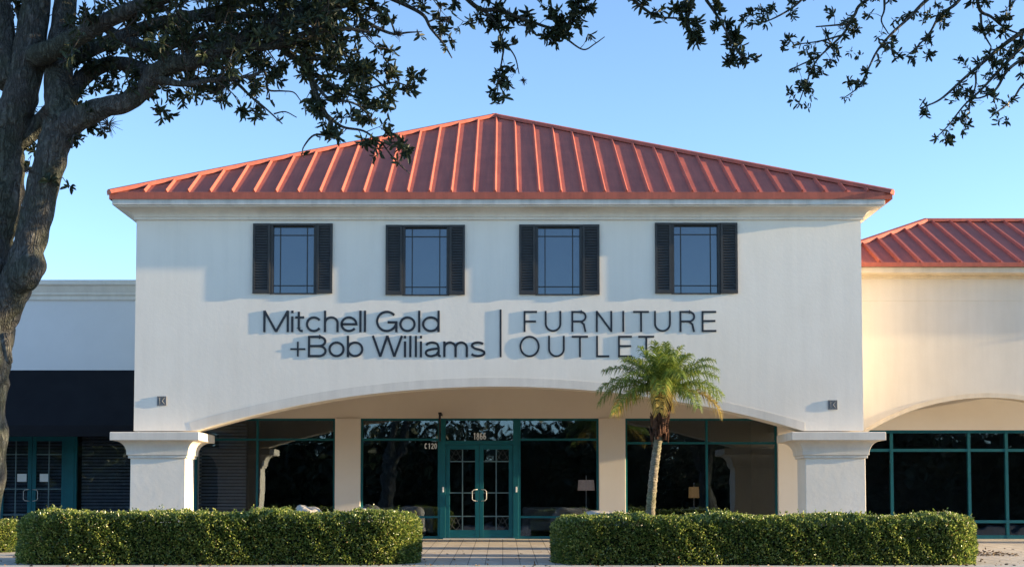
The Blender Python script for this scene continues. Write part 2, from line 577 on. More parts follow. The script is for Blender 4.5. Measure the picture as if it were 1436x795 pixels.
# cornice, fascia and roof
YE = 29.95
z1, z2, z3, z4 = Z(287, YE), Z(278.5, YE), Z(277, YE), Z(270.5, YE)
def rect(o, z, yb=YBACK): return (XL - o, XR + o, YW - o, yb + o, z)
mb = MB()
prof = [(.004, zA - .03), (.05, zA - .03), (.05, zA + .035)]
cz0, co = zA + .035, .05
for i in range(9):
    a = math.pi / 2 * i / 8
    prof.append((.07 + .32 * (1 - math.cos(a)), cz0 + (z1 - .03 - cz0) * math.sin(a)))
prof += [(.39, z1 - .0)]
mb.rings([rect(o, z) for o, z in prof])
mb.build('cornice', M['trim'], store)
mb = MB()
mb.rings([rect(.30, z1 - .001), rect(.435, z1 - .001), rect(.435, z2), rect(.30, z2)])
mb.build('fascia', M['fascia'], store, bevel=.01)

def metal_roof(parent, ex0, ex1, ey0, ey1, ze, ridge_a, ridge_b, spacing, zfas, phase=.5, shift=0.0):
    """hip roof: eave rectangle at height ze, ridge from point a to point b; ribs run up every slope"""
    A, B = Vector(ridge_a), Vector(ridge_b)
    c = [Vector((ex0, ey0, ze)), Vector((ex1, ey0, ze)), Vector((ex1, ey1, ze)), Vector((ex0, ey1, ze))]
    mb = MB()
    single = (A - B).length < .01
    faces = [(c[0], c[1], B, A), (c[1], c[2], B, B), (c[2], c[3], A, B), (c[3], c[0], A, A)]
    for (p, q, r, s) in faces:
        poly = [p, q, r] + ([s] if (r - s).length > .01 else [])
        mb.add(poly, [tuple(range(len(poly)))])
    mb.add([c[0], c[1], c[2], c[3]], [(3, 2, 1, 0)])
    # drip edge
    e = .012
    mb.rings([(ex0 - e, ex1 + e, ey0 - e, ey1 + e, zfas), (ex0 - e, ex1 + e, ey0 - e, ey1 + e, ze + .012), (ex0 + .05, ex1 - .05, ey0 + .05, ey1 - .05, ze + .03)], cap=False)
    # ribs
    for (p, q, r, s) in faces:
        S = (q - p).length
        ed = (q - p) / S
        hz = Vector((-ed.y, ed.x, 0))
        sr, ss = (r - p).dot(ed), (s - p).dot(ed)
        D = (r - p).dot(hz)
        rise = (r.z - p.z) / D
        up = (hz + Vector((0, 0, rise))).normalized()
        nn = ed.cross(up).normalized()
        x = spacing * phase + shift
        while x < S - .1:
            L = min(D, D * x / max(ss, .01), D * (S - x) / max(S - sr, .01)) - .03
            if L > .25:
                b0 = p + ed * x + Vector((0, 0, .01)) + hz * .03 + Vector((0, 0, rise * .03))
                t0 = p + ed * x + hz * L + Vector((0, 0, rise * L + .004))
                w, wt, h = .040, .007, .055
                vs = []
                for o in (b0, t0):
                    vs += [o - ed * w - nn * .01, o + ed * w - nn * .01, o + ed * wt + nn * h, o - ed * wt + nn * h]
                mb.add(vs, [(0, 1, 2, 3), (7, 6, 5, 4), (1, 5, 6, 2), (2, 6, 7, 3), (3, 7, 4, 0)])
            x += spacing
    ro = mb.build('roof', M['roof'], parent, bevel=0)
    # hip and ridge caps
    cp = MB()
    lines = [(c[0], A), (c[1], B), (c[2], B), (c[3], A)] + ([] if single else [(A, B)])
    for (a, b) in lines:
        t = (b - a).normalized()
        side = t.cross(Vector((0, 0, 1))).normalized()
        u = side.cross(t).normalized()
        vs = []
        for o in (a - t * .02, b + t * .03):
            vs += [o - side * .13 - u * .03, o + side * .13 - u * .03, o + side * .10 + u * .055, o + u * .085, o - side * .10 + u * .055]
        cp.add(vs, [(0, 1, 2, 3, 4), (9, 8, 7, 6, 5)] + [(i, 5 + i, 5 + (i + 1) % 5, (i + 1) % 5) for i in range(5)])
    cpo = cp.build('hip_cap', M['roof'])
    cpo.parent = ro
    return ro
apex = at(694, 163.5, 36.2)
metal_roof(store, X(154, YE, 270), X(1250.5, YE, 270), YE, YBACK + .45, z4, apex, apex + Vector((0.001, 0, 0)), .4905, z3 - .04, .5, .02)

# columns with flared capitals
def column(xl, xr):
    zs, zt = Z(641, 30.2), z_ab_top
    y0, y1 = 30.2, 31.05
    mb = MB()
    mb.box(xl, xr, y0, y1, gz(30.2) - .1, zs)
    co = mb.build('column', M['stucco_rough'], store, bevel=.012)
    mb = MB()
    def rr(f, z): return (xl - .37 * f, xr + .37 * f, y0 - .35 * f, y1 + .47 * f, z)
    za, zb, zc = Z(636, 30.0), Z(617, 29.9), Z(606, 29.85)
    rs = [rr(.02, zs - .02), rr(.12, zs - .02), rr(.12, zs + .045), rr(.20, zs + .05), rr(.20, za + .01)]
    for i in range(1, 11):
        a = math.pi / 2 * i / 10
        rs.append(rr(.20 + .62 * (1 - math.cos(a)), za + .01 + (zb - za - .015) * math.sin(a)))
    rs += [rr(1.0, zb), rr(1.0, zc), rr(.97, zc + .012)]
    mb.rings(rs)
    cap = mb.build('capital', M['trim'], None, bevel=.008)
    cap.parent = co
    return co
column(X(183.5, 30.2), X(260.5, 30.2))
column(X(1129, 30.2), X(1213, 30.2))

# upper windows
def shutter(x0, x1, z0, z1, par):
    mb = MB()
    f, yb, yf = .05, YW - .004, YW - .058
    mb.box(x0, x0 + f, yf, yb, z0, z1); mb.box(x1 - f, x1, yf, yb, z0, z1)
    mb.box(x0 + f, x1 - f, yf, yb, z0, z0 + .07); mb.box(x0 + f, x1 - f, yf, yb, z1 - .06, z1)
    n = 24
    st = (z1 - z0 - .13) / n
    for i in range(n):
        z = z0 + .07 + st * i
        mb.add([(x0 + f, yf + .004, z), (x1 - f, yf + .004, z), (x1 - f, yf + .030, z + st * 1.05), (x0 + f, yf + .030, z + st * 1.05),
                (x0 + f, yf + .012, z - .004), (x1 - f, yf + .012, z - .004)], [(0, 1, 2, 3), (4, 5, 1, 0)])
    mb.box(x0 + f, x1 - f, yb - .006, yb - .002, z0 + .06, z1 - .05)
    o = mb.build('shutter', M['shutter'])
    o.parent = par
for (a, b, c, d), (lo_y, hi) in zip(WIN, WZ):
    pass
for (a, b, c, d), (t, bt), (hx0, hx1, hz0, hz1) in zip(WIN, WZ, holes):
    mb = MB()
    y0, y1 = YW - .03, YW + .09
    fw = .045
    mb.box(hx0 - .02, hx0 + fw, y0, y1, hz0, hz1); mb.box(hx1 - fw, hx1 + .02, y0, y1, hz0, hz1)
    mb.box(hx0 - .02, hx1 + .02, y0 - .012, y1, hz1, hz1 + .05)
    mb.box(hx0 - .02, hx1 + .02, y0 - .004, y1, hz0 - .025, hz0)
    mb.box(hx0 + fw, hx1 - fw, YW + .03, y1, hz1 - .03, hz1 - .001)
    wo = mb.build('window', M['shutter'], store)
    mb = MB()
    mb.box(hx0 + fw, hx1 - fw, YW + .05, YW + .06, hz0 + .001, hz1 - .03)
    p = mb.build('pane', M['upper_glass']); p.parent = wo
    mb = MB()
    gw = .011
    dx, dz = .155, .175
    for xx in (hx0 + fw + dx, hx1 - fw - dx): mb.box(xx - gw, xx + gw, YW + .036, YW + .049, hz0, hz1 - .03)
    for zz in (hz0 + dz, hz1 - .03 - dz): mb.box(hx0 + fw, hx1 - fw, YW + .038, YW + .0485, zz - gw, zz + gw)
    mb.build('muntin', M['shutter']).parent = wo
    zs0, zs1 = Z(bt + .5, YW), Z(t, YW)
    shutter(X(a, YW, 360), hx0 - .022, zs0, zs1, wo)
    shutter(hx1 + .022, X(d, YW, 360), zs0, zs1, wo)

# wall vents
for (px, py) in ((227, 562), (1167.5, 567.5)):
    c = at(px, py, YW)
    mb = MB()
    h, dp = .105, .020
    for (sx0, sx1, sz0, sz1) in ((-h, h, -h, -h + .022), (-h, h, h - .022, h), (-h, -h + .022, -h + .022, h - .022), (h - .022, h, -h + .022, h - .022)):
        mb.box(c.x + sx0, c.x + sx1, YW - dp, YW - .002, c.z + sz0, c.z + sz1)
    mb.box(c.x - h + .02, c.x + h - .02, YW - .012, YW - .003, c.z - h + .02, c.z + h - .02)
    mb.tube([(c.x - .06, YW - .0175, c.z - .07), (c.x + .06, YW - .0175, c.z + .07)], .012, 6)
    mb.tube([(c.x + .06, YW - .018, c.z - .07), (c.x - .0, YW - .018, c.z + .0)], .012, 6)
    mb.tube([(c.x - .05, YW - .020, c.z + .075), (c.x - .05, YW - .020, c.z - .07)], .010, 6)
    mb.tube([(c.x - .075, YW - .019, c.z + .03), (c.x + .02, YW - .019, c.z + .075)], .009, 6)
    mb.build('wall_vent', M['vent'], store)

# dome light under the arch
c = at(486, 556, 31.9)
mb = MB()
mb.rings([(c.x - .14 * f, c.x + .14 * f, c.y - .14 * f, c.y + .14 * f, c.z + z) for f, z in ((.35, -.06), (.8, -.02), (1, .04), (1, .16))])
mb.tube([(c.x, c.y, c.z + .15), (c.x, c.y, 4.15)], .03, 8)
mb.build('ceiling_light', M['dark_metal'], store, bevel=.01)

# ------------------------------------------------------------------ shop front glazing
def bars(name, par, rects, y0, y1, m):
    mb = MB()
    for (x0, x1, z0, z1) in rects: mb.box(x0, x1, y0, y1, z0, z1)
    return mb.build(name, m, par, bevel=.004)

def glazing(par, x0, x1, z0, z1, vs, hs, yp, skip=(), fw=.055, blind=()):
    """teal frame with mullions at vs and transoms at hs, one pane per opening"""
    xs, zs = [x0] + list(vs) + [x1], [z0] + list(hs) + [z1]
    h = fw / 2
    mb = MB()
    mb.box(x0, x0 + fw, yp, yp + .11, z0, z1); mb.box(x1 - fw, x1, yp, yp + .11, z0, z1)
    for x in vs: mb.box(x - h, x + h, yp, yp + .11, z0, z1)
    for i in range(len(xs) - 1):
        a = xs[i] + (fw if i == 0 else h); b = xs[i + 1] - (fw if i == len(xs) - 2 else h)
        for k, z in enumerate(zs):
            if k == 0: mb.box(a, b, yp + .004, yp + .106, z, z + fw * 1.3)
            elif k == len(zs) - 1: mb.box(a, b, yp + .004, yp + .106, z - fw, z)
            else: mb.box(a, b, yp + .004, yp + .106, z - h, z + h)
    fo = mb.build('shopfront_frame', M['teal'], par)
    for i in range(len(xs) - 1):
        a = xs[i] + (fw if i == 0 else h); b = xs[i + 1] - (fw if i == len(xs) - 2 else h)
        for k in range(len(zs) - 1):
            c = zs[k] + (fw * 1.3 if k == 0 else h); d = zs[k + 1] - (fw if k == len(zs) - 2 else h)
            g = MB(); g.box(a - .01, b + .01, yp + .05, yp + .058, c - .01, d + .01)
            g.build('pane', M['glass']).parent = fo
    return fo

def blind(par, x0, x1, z0, z1, yp):
    mb = MB()
    n = int((z1 - z0) / .085)
    st = (z1 - z0) / n
    for i in range(n):
        z = z0 + i * st
        mb.add([(x0, yp, z), (x1, yp, z), (x1, yp + .03, z + st * .72), (x0, yp + .03, z + st * .72)], [(0, 1, 2, 3)])
    return mb.build('window_blind', M['blind'], par, recalc=False)

def door_leaf(par, x0, x1, z0, z1, yp, hinge_left, fancy=True):
    w, yb = .105, yp + .045
    mb = MB()
    mb.box(x0, x0 + w, yp, yb, z0, z1); mb.box(x1 - w, x1, yp, yb, z0, z1)
    mb.box(x0 + w, x1 - w, yp + .002, yb - .002, z0, z0 + .20); mb.box(x0 + w, x1 - w, yp + .002, yb - .002, z1 - .12, z1)
    do = mb.build('door', M['teal'], par, bevel=.004)
    gx0, gx1, gz0, gz1 = x0 + w, x1 - w, z0 + .20, z1 - .12
    g = MB(); g.box(gx0 - .01, gx1 + .01, yp + .02, yp + .027, gz0 - .01, gz1 + .01)
    g.build('pane', M['glass']).parent = do
    mb = MB()
    xm = .5 * (gx0 + gx1); q = .014
    mb.box(xm - q, xm + q, yp + .004, yp + .019, gz0, gz1)
    H = gz1 - gz0
    zl = (gz0 + H * .17, gz0 + H * .46, gz0 + H * .85)
    for z in zl:
        mb.box(gx0, xm - q, yp + .006, yp + .0185, z - q, z + q)
        mb.box(xm + q, gx1, yp + .006, yp + .0185, z - q, z + q)
    mb.build('muntin', M['teal_light']).parent = do
    if fancy:
        # thin geometric grille in the outer top and bottom lights
        a, b = (gx0, xm - q) if hinge_left else (xm + q, gx1)
        for (c, d) in ((gz0, zl[0] - q), (zl[2] + q, gz1)):
            mb = MB()
            cx, cz_ = .5 * (a + b), .5 * (c + d)
            r = .006
            for (p1, p2) in (((a, c), (cx, d)), ((b, c), (cx, d)), ((a, cz_), (cx, c)), ((b, cz_), (cx, c)), ((a, d), (cx, cz_)), ((b, d), (cx, cz_))):
                mb.tube([(p1[0], yp + .012, p1[1]), (p2[0], yp + .012, p2[1])], r, 5)
            mb.build('door_grille', M['dim_metal']).parent = do
    # pull handle
    hx = x1 - .05 if hinge_left else x0 + .05
    hz = z0 + 1.10
    s = -1 if hinge_left else 1
    mb = MB()
    pts = [(hx, yp + .002, hz + .15), (hx, yp - .05, hz + .15), (hx + s * .09, yp - .07, hz + .14), (hx + s * .13, yp - .07, hz + .10),
           (hx + s * .13, yp - .07, hz - .10), (hx + s * .09, yp - .07, hz - .14), (hx, yp - .05, hz - .15), (hx, yp + .002, hz - .15)]
    mb.tube(pts, .011, 8)
    mb.build('handle', M['steel'], None, smooth=True).parent = do
    return do
M['teal_light'] = mottled('worn_teal_muntin', (.07, .13, .14), (.10, .17, .18), 6, .35, 0, spec=.6)
M['dim_metal'] = mottled('grey_grille', (.05, .055, .055), (.08, .085, .085), 6, .5, 0)

zh = Z(586.5, YS)
zb = 0.0
def xs_(px): return X(px, YS)
tr = Z(616, YS)
low = Z(724.5, YS)
# header and piers
mb = MB()
mb.box(XL + .35, XR - .35, YS - .04, YS + .25, zh, 4.15)
mb.build('header_wall', M['beige'], store)
def pier(a, b):
    mb = MB(); mb.box(xs_(a), xs_(b), YS - .10, YS + .25, -.05, zh)
    mb.build('pilaster', M['beige'], store, bevel=.01)
pier(470.5, 506); pier(839.5, 876.5)
mb = MB(); mb.box(xs_(1089.5), XR + .0, YS - .10, YS + .25, -.05, zh); mb.build('pilaster', M['beige'], store, bevel=.01)
mb = MB(); mb.box(XL, xs_(215), YS - .10, YS + .25, -.05, zh); mb.build('pilaster', M['beige'], store, bevel=.01)
glazing(store, xs_(215), xs_(470.5), zb, zh, [xs_(275), xs_(361)], [low, tr], YS)
blind(store, xs_(217), xs_(343), .15, zh, YS + .25)
glazing(store, xs_(506), xs_(617), zb, zh, [], [low, tr], YS)
glazing(store, xs_(727), xs_(839.5), zb, zh, [], [low, tr], YS)
glazing(store, xs_(876.5), xs_(1089.5), zb, zh, [xs_(991)], [low, Z(621, YS)], YS)
# entrance doors
dz1 = Z(623, YS)
jm = []
mb = MB()
mb.box(xs_(617), xs_(625), YS - .02, YS + .12, zb, zh); mb.box(xs_(719.5), xs_(727), YS - .02, YS + .12, zb, zh)
mb.box(xs_(625), xs_(719.5), YS - .015, YS + .115, dz1, dz1 + .10); mb.box(xs_(625), xs_(719.5), YS - .015, YS + .115, zh - .05, zh)
df = mb.build('door_frame', M['teal'], store, bevel=.004)
g = MB(); g.box(xs_(625) - .01, xs_(719.5) + .01, YS + .05, YS + .058, dz1 + .09, zh - .04); g.build('pane', M['glass']).parent = df
mb = MB(); mb.box(xs_(622), xs_(722), YS - .14, YS + .05, -.01, .022); mb.build('threshold', M['steel'], store)
xm = .5 * (xs_(625) + xs_(719.5))
door_leaf(store, xs_(625) + .006, xm - .004, .03, dz1 - .006, YS + .01, True)
door_leaf(store, xm + .004, xs_(719.5) - .006, .03, dz1 - .006, YS + .01, False)
for px in (621.5, 724):
    mb = MB(); x = xs_(px); z = Z(686, YS)
    mb.box(x - .02, x + .02, YS - .035, YS - .018, z - .07, z + .07)
    mb.build('lock_plate', M['white_vinyl'], store, bevel=.006)
# interior behind the glass
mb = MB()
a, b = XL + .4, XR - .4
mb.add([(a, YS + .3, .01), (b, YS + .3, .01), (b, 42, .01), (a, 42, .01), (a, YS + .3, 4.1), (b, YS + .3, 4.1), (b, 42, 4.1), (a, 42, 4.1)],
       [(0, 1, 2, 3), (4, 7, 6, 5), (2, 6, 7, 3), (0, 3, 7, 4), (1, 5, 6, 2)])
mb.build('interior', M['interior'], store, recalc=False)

# ------------------------------------------------------------------ stroke lettering
def arc(cx, cy, rx, ry, a0, a1, n=14):
    return [(cx + rx * math.cos(R(a0 + (a1 - a0) * i / n)), cy + ry * math.sin(R(a0 + (a1 - a0) * i / n))) for i in range(n + 1)]
def glyph(ch, w, h, t):
    """centre lines of the strokes of a light sans letter in a w x h cap box"""
    k = t / 2
    l, r, b, tp = k, w - k, k, h - k
    xh = h * .735
    m = w / 2
    if ch == 'M': return [[(l, 0), (l, h)], [(r, 0), (r, h)], [(l + .0, h - .01 * h), (m, t * .2)], [(m, t * .2), (r, h - .01 * h)]]
    if ch in 'lI|': return [[(m, 0), (m, h)]]
    if ch == 'i': return [[(m, 0), (m, xh)], [(m, h - t * 1.15), (m, h)]]
    if ch == 't': return [[(w * .40, h * .95), (w * .40, h * .20)] + arc(w * .40 + w * .36, h * .20, w * .36, h * .20 - k, 180, 285, 8), [(0, xh - k), (w, xh - k)]]
    if ch == 'c': return [arc(m, xh / 2, m - k, xh / 2 - k, 35, 325, 26)]
    if ch == 'h': return [[(l, 0), (l, h)], arc(m, xh - (m - k) * .9 - k, m - k, (m - k) * .9, 178, 0, 14) + [(r, 0)]]
    if ch == 'e': return [[(l, xh / 2), (r, xh / 2)] + arc(m, xh / 2, m - k, xh / 2 - k, 0, 322, 28)[1:]]
    if ch == 'G': return [arc(m, h / 2, m - k, h / 2 - k, 40, 345, 28), [(m * 1.08, h * .46), (r, h * .46), (r, 0)]]
    if ch == 'o': return [arc(m, xh / 2, m - k, xh / 2 - k, 0, 360, 30)]
    if ch == 'd': return [arc(m, xh / 2, m - k, xh / 2 - k, 0, 360, 30), [(r, 0), (r, h)]]
    if ch == 'b': return [arc(m, xh / 2, m - k, xh / 2 - k, 0, 360, 30), [(l, 0), (l, h)]]
    if ch == '+': return [[(0, h / 2), (w, h / 2)], [(m, 0), (m, h)]]
    if ch == 'B':
        q, q2 = h * .26, (h * .52 - k) / 2
        top = (h - k + h * .52) / 2
        return [[(l, 0), (l, h)], [(l, tp), (w * .60, tp)] + arc(w * .60, top, w * .32, (tp - h * .52) / 2, 90, -90, 12) + [(l, h * .52)],
                [(w * .55, h * .52)] + arc(w * .60, (h * .52 + b) / 2, w * .40 - k, (h * .52 - b) / 2, 90, -90, 12) + [(l, b)]]
    if ch == 'W': return [[(l * .6, h), (w * .27, 0 + k * .5)], [(w * .27, k * .5), (m, h)], [(m, h), (w * .73, k * .5)], [(w * .73, k * .5), (w - l * .6, h)]]
    if ch == 'a':
        return [arc(w * .44, xh * .70, w * .36, xh * .30 - k, 165, 30, 10) + [(w * .82, xh * .62), (w * .82, xh * .16)] + arc(w * .93, xh * .14, w * .11, xh * .14 - k, 180, 280, 5),
                [(w * .82, xh * .56), (w * .40, xh * .50)] + arc(w * .36, xh * .27, w * .36 - k, xh * .25 - k * .6, 100, 290, 12) + [(w * .70, xh * .16), (w * .82, xh * .36)]]
    if ch == 'm':
        q = (w - t) / 4
        return [[(l, 0), (l, xh)], arc(l + q, xh - q * .95 - k, q, q * .95, 178, 0, 12) + [(l + 2 * q, 0)], arc(l + 3 * q, xh - q * .95 - k, q, q * .95, 178, 0, 12) + [(r, 0)]]
    if ch == 's':
        return [arc(m, xh * .74, m - k * 1.6, xh * .26 - k, 28, 200, 12) + [(w * .30, xh * .555), (w * .70, xh * .455)] + arc(m, xh * .27, m - k, xh * .27 - k, 30, -160, 14)]
    if ch == 'F': return [[(l, 0), (l, h)], [(l, tp), (w, tp)], [(l, h * .50), (w * .92, h * .50)]]
    if ch == 'E': return [[(l, 0), (l, h)], [(l, tp), (w, tp)], [(l, h * .52), (w * .94, h * .52)], [(l, b), (w, b)]]
    if ch == 'U':
        q = m - k
        return [[(l, h), (l, q + k)] + arc(m, q + k, q, q, 180, 360, 16)[1:-1] + [(r, q + k), (r, h)]]
    if ch == 'R':
        return [[(l, 0), (l, h)], [(l, tp), (w * .62, tp)] + arc(w * .62, (tp + h * .50) / 2, w * .38 - k, (tp - h * .50) / 2, 90, -90, 12) + [(l, h * .50)],
                [(w * .60, h * .50), (w * .82, h * .36), (r * .985, 0)]]
    if ch == 'N': return [[(l, 0), (l, h)], [(r, 0), (r, h)], [(l, h - k * .6), (r, k * .6)]]
    if ch == 'T': return [[(m, 0), (m, h)], [(0, tp), (w, tp)]]
    if ch == 'L': return [[(l, 0), (l, h)], [(l, b), (w, b)]]
    if ch == 'O': return [arc(m, h / 2, m - k, h / 2 - k, 0, 360, 32)]
    if ch == 'C': return [arc(m, h / 2, m - k, h / 2 - k, 42, 318, 26)]
    if ch == '1': return [[(w * .6, 0), (w * .6, h)], [(w * .6, h - k), (w * .30, h * .80)]]
    if ch == '8': return [arc(m, h * .74, m * .88 - k, h * .26 - k, 0, 360, 24), arc(m, h * .26, m - k, h * .26, 0, 360, 24)]
    if ch == '6': return [arc(m, h * .32, m - k, h * .32 - k, 0, 360, 24), arc(m, h * .45, m - k, h * .55 - k, 180, 50, 12)]
    if ch == '2': return [arc(m, h * .68, m - k, h * .32 - k, 170, -25, 14) + [(l, b)], [(l, b), (w, b)]]
    if ch == '0': return [arc(m, h / 2, m - k, h / 2 - k, 0, 360, 28)]
    if ch == '/': return [[(l, 0), (r, h)]]
    return []

def stroke(mb, pts, t, ox, oz, yf, yb, sx=0.0):
    """mitred ribbon of width t along pts, extruded between yf and yb"""
    P = [Vector(p) for p in pts]
    closed = (P[0] - P[-1]).length < 1e-4
    if closed: P = P[:-1]
    N = len(P)
    L, Rr = [], []
    for i in range(N):
        pv = P[i - 1] if (i > 0 or closed) else None
        nx = P[(i + 1) % N] if (i < N - 1 or closed) else None
        d0 = (P[i] - pv).normalized() if pv is not None else None
        d1 = (nx - P[i]).normalized() if nx is not None else None
        if d0 is None: d0 = d1
        if d1 is None: d1 = d0
        n0 = Vector((-d0.y, d0.x)); n1 = Vector((-d1.y, d1.x))
        mm = (n0 + n1)
        mm = mm.normalized() if mm.length > 1e-6 else n0
        s = min(1.0 / max(mm.dot(n0), .35), 2.2)
        L.append(P[i] + mm * t / 2 * s); Rr.append(P[i] - mm * t / 2 * s)
    vs = []
    for a, b in zip(L, Rr):
        vs += [(ox + a.x, yf, oz + a.y), (ox + b.x, yf, oz + b.y), (ox + b.x, yb, oz + b.y), (ox + a.x, yb, oz + a.y)]
    fs = []
    for i in range(N if closed else N - 1):
        a, b = 4 * i, 4 * ((i + 1) % N)
        fs += [(a, a + 1, b + 1, b), (a + 1, a + 2, b + 2, b + 1), (a + 2, a + 3, b + 3, b + 2), (a + 3, a, b, b + 3)]
    if not closed:
        e = 4 * (N - 1)
        fs += [(0, 3, 2, 1), (e, e + 1, e + 2, e + 3)]
    mb.add(vs, fs)

def letter(par, ch, x0, x1, z0, z1, t, y, depth, m, name='letter', raise_=0.0):
    mb = MB()
    w, h = x1 - x0, z1 - z0
    for i, s in enumerate(glyph(ch, w, h, t)):
        stroke(mb, s, t, x0, z0, y - depth - .0006 * i, y - .001)
    return mb.build(name, m, par)

sign = thing('shop_sign', 'dark lettering reading Mitchell Gold +Bob Williams FURNITURE OUTLET on the white wall', 'sign', (0, YW, Z(468, YW)))
S = 3.614
def L1(seq, ox, y_top, y_base, t):
    for ch, a, b in seq:
        x0, x1 = X(ox + a / S, YW, 450), X(ox + b / S, YW, 450)
        zt, zb_ = Z(y_top, YW), Z(y_base, YW)
        if ch == '+':
            zt, zb_ = Z(300 + 647 / S, YW), Z(300 + 722 / S, YW)
        letter(sign, ch, x0, x1, zb_, zt, t * (.75 if ch == '+' else 1), YW, .018, M['letter'])
TB, TT = .051, .042
L1([('M', 106, 236), ('i', 247, 259), ('t', 268, 313), ('c', 322, 403), ('h', 413, 488), ('e', 497, 583), ('l', 592, 604), ('l', 615, 627),
    ('G', 677, 786), ('o', 795, 878), ('l', 890, 902), ('d', 910, 1000)], 340, 435.6, 465.6, TB)
L1([('+', 244, 320), ('B', 333, 428), ('o', 437, 519), ('b', 530, 614), ('W', 658, 812), ('i', 818, 831), ('l', 845, 858), ('l', 873, 886), ('i', 898, 912),
    ('a', 924, 1010), ('m', 1018, 1143), ('s', 1154, 1232)], 340, 470.7, 500.7, TB)
L1([('|', 38, 49)], 690, 434, 500.7, .042)
L1([('F', 160, 228), ('U', 267, 351), ('R', 402, 479), ('N', 526, 609), ('I', 659, 671), ('T', 715, 795), ('U', 821, 906), ('R', 950, 1029), ('E', 1062, 1136)], 690, 436, 465.3, TT)
L1([('O', 139, 241), ('U', 284, 368), ('T', 404, 486), ('L', 527, 593), ('E', 638, 708), ('T', 741, 821)], 690, 470.7, 500.7, TT)

# white numbers on the glass
def numbers(txt, px0, px1, py0, py1, name, t):
    mb = MB()
    n = len(txt); wpx = (px1 - px0) / n
    for i, ch in enumerate(txt):
        x0, x1 = X(px0 + wpx * (i + .08), YS), X(px0 + wpx * (i + .92), YS)
        for j, s in enumerate(glyph(ch, x1 - x0, Z(py0, YS) - Z(py1, YS), t)):
            stroke(mb, s, t, x0, Z(py1, YS), YS + .046 - .0004 * j, YS + .049)
    mb.build(name, M['white_vinyl'], store)
numbers('1866', 663, 682, 606.5, 616, 'street_number', .025)
numbers('C120', 595, 613, 621, 629, 'unit_number', .024)

# dark edge-on bracket beside the doors
br = thing('projecting_bracket', 'thin dark bracket seen edge-on sticking out beside the glass entrance doors', 'bracket', at(616.5, 600, YS - .1))
mb = MB()
x = X(616.5, 34.6)
mb.box(x - .018, x + .018, 34.45, 34.95, Z(618, 34.6), Z(582, 34.6))
mb.build('plate', M['dark_metal'], br, bevel=.004)
mb = MB()
zt = Z(580, 34.6)
mb.box(x - .03, x + .05, 34.45, YS - .04, zt - .02, zt + .03)
mb.build('arm', M['dark_metal'], br, bevel=.004)

# ------------------------------------------------------------------ right wing
YG = 33.0
wing = thing('shop_wing', 'cream low shop wing with red metal roof and arched arcade beside the tall store', 'shop building', (11, YS, 0))
GX0, GX1 = XR + .004, 15.6
gzt = Z(386, YG)
ga = arc_pts(X(1213, YG), X(1560, YG), Z(607, YG), Z(557, YG))
mb = MB()
mb.prism([(GX0, Z(607, YG)), *ga, (GX1, Z(607, YG)), (GX1, gzt), (GX0, gzt)], YG, YG + .45)
wo_ = mb.build('wall', M['cream'], wing)
go, gi = arc_pts(X(1212, YG), X(1561, YG), Z(603, YG), Z(551, YG)), arc_pts(X(1213, YG) - .02, X(1560, YG) + .02, Z(608, YG), Z(557.5, YG))
mb = MB()
vs, fs = [], []
for (xo, zo), (xi, zi) in zip(go, gi):
    vs += [(xo, YG - .035, zo), (xi, YG - .035, zi), (xi, YG + .2, zi), (xo, YG + .01, zo)]
for i in range(len(go) - 1):
    a, b = 4 * i, 4 * i + 4
    fs += [(a, a + 1, b + 1, b), (a + 1, a + 2, b + 2, b + 1), (a + 3, a, b, b + 3)]
mb.add(vs, fs)
mb.build('arch_trim', M['cream_trim'], wing)
q1_ = Z(383, 32.6) - .001
# groove line on the wall: a slim raised band
mb = MB(); mb.box(GX0, GX1, YG - .012, YG - .001, Z(422, YG), gzt - .05)
mb.build('frieze', M['cream'], wing, bevel=.004)
for xx in (GX1 + 3.6, GX1 + 7.2):
    mb = MB(); mb.box(xx - .22, xx + .22, YG, YG + .45, gz(YG) - .1, q1_); mb.build('column', M['cream'], wing)
# far pier of the wing arch
mb = MB(); mb.box(X(1560, YG) + .05, GX1, YG + .02, YG + .44, gz(YG) - .1, Z(607, YG) - .002); mb.build('column', M['cream'], wing)
ye2 = 32.5
q0, q1, q2 = Z(386.5, 32.9), Z(383, 32.6), Z(373.5, ye2)
mb = MB()
mb.rings([(GX0, GX1 + .1, YG - .02, 40, q0 - .06), (GX0, GX1 + .1, YG - .10, 40, q0 - .06), (GX0, GX1 + .1, YG - .10, 40, q0 + .02), (GX0, GX1 + .1, YG - .16, 40, q0 + .03), (GX0, GX1 + .3, YG - .36, 40, q1)])
mb.build('cornice', M['cream_trim'], wing)
mb = MB(); mb.box(GX0, GX1 + 7.65, YG - .44, 40, q1 + .001, q2); mb.build('fascia', M['cream_trim'], wing, bevel=.01)
zr = Z(310.5, 36.2)
q3 = Z(369, ye2)
metal_roof(wing, X(1124, ye2, 370), GX1 + 7.7, ye2, 39.9, q3, (X(1297, 36.2, 310), 36.2, zr), (GX1 + 4.0, 36.2, zr), .485, q2 - .01, .5, .2)
mb = MB()
mb.box(GX0, GX1, YG + .45, 40, 4.15, 4.3); mb.build('arcade_ceiling', M['beige'], wing)
gh = Z(603, YS)
mb = MB(); mb.box(GX0, GX1, YS - .03, YS + .2, gh, 4.15); mb.build('header_wall', M['beige'], wing)
glazing(wing, GX0, xs_(1700) if xs_(1700) < GX1 else GX1, zb, gh, [xs_(1250), xs_(1358.5), xs_(1411), xs_(1465), xs_(1560)], [Z(731, YS), Z(631, YS)], YS, fw=.075)
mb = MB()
a, b = GX0 + .01, GX1 - .02
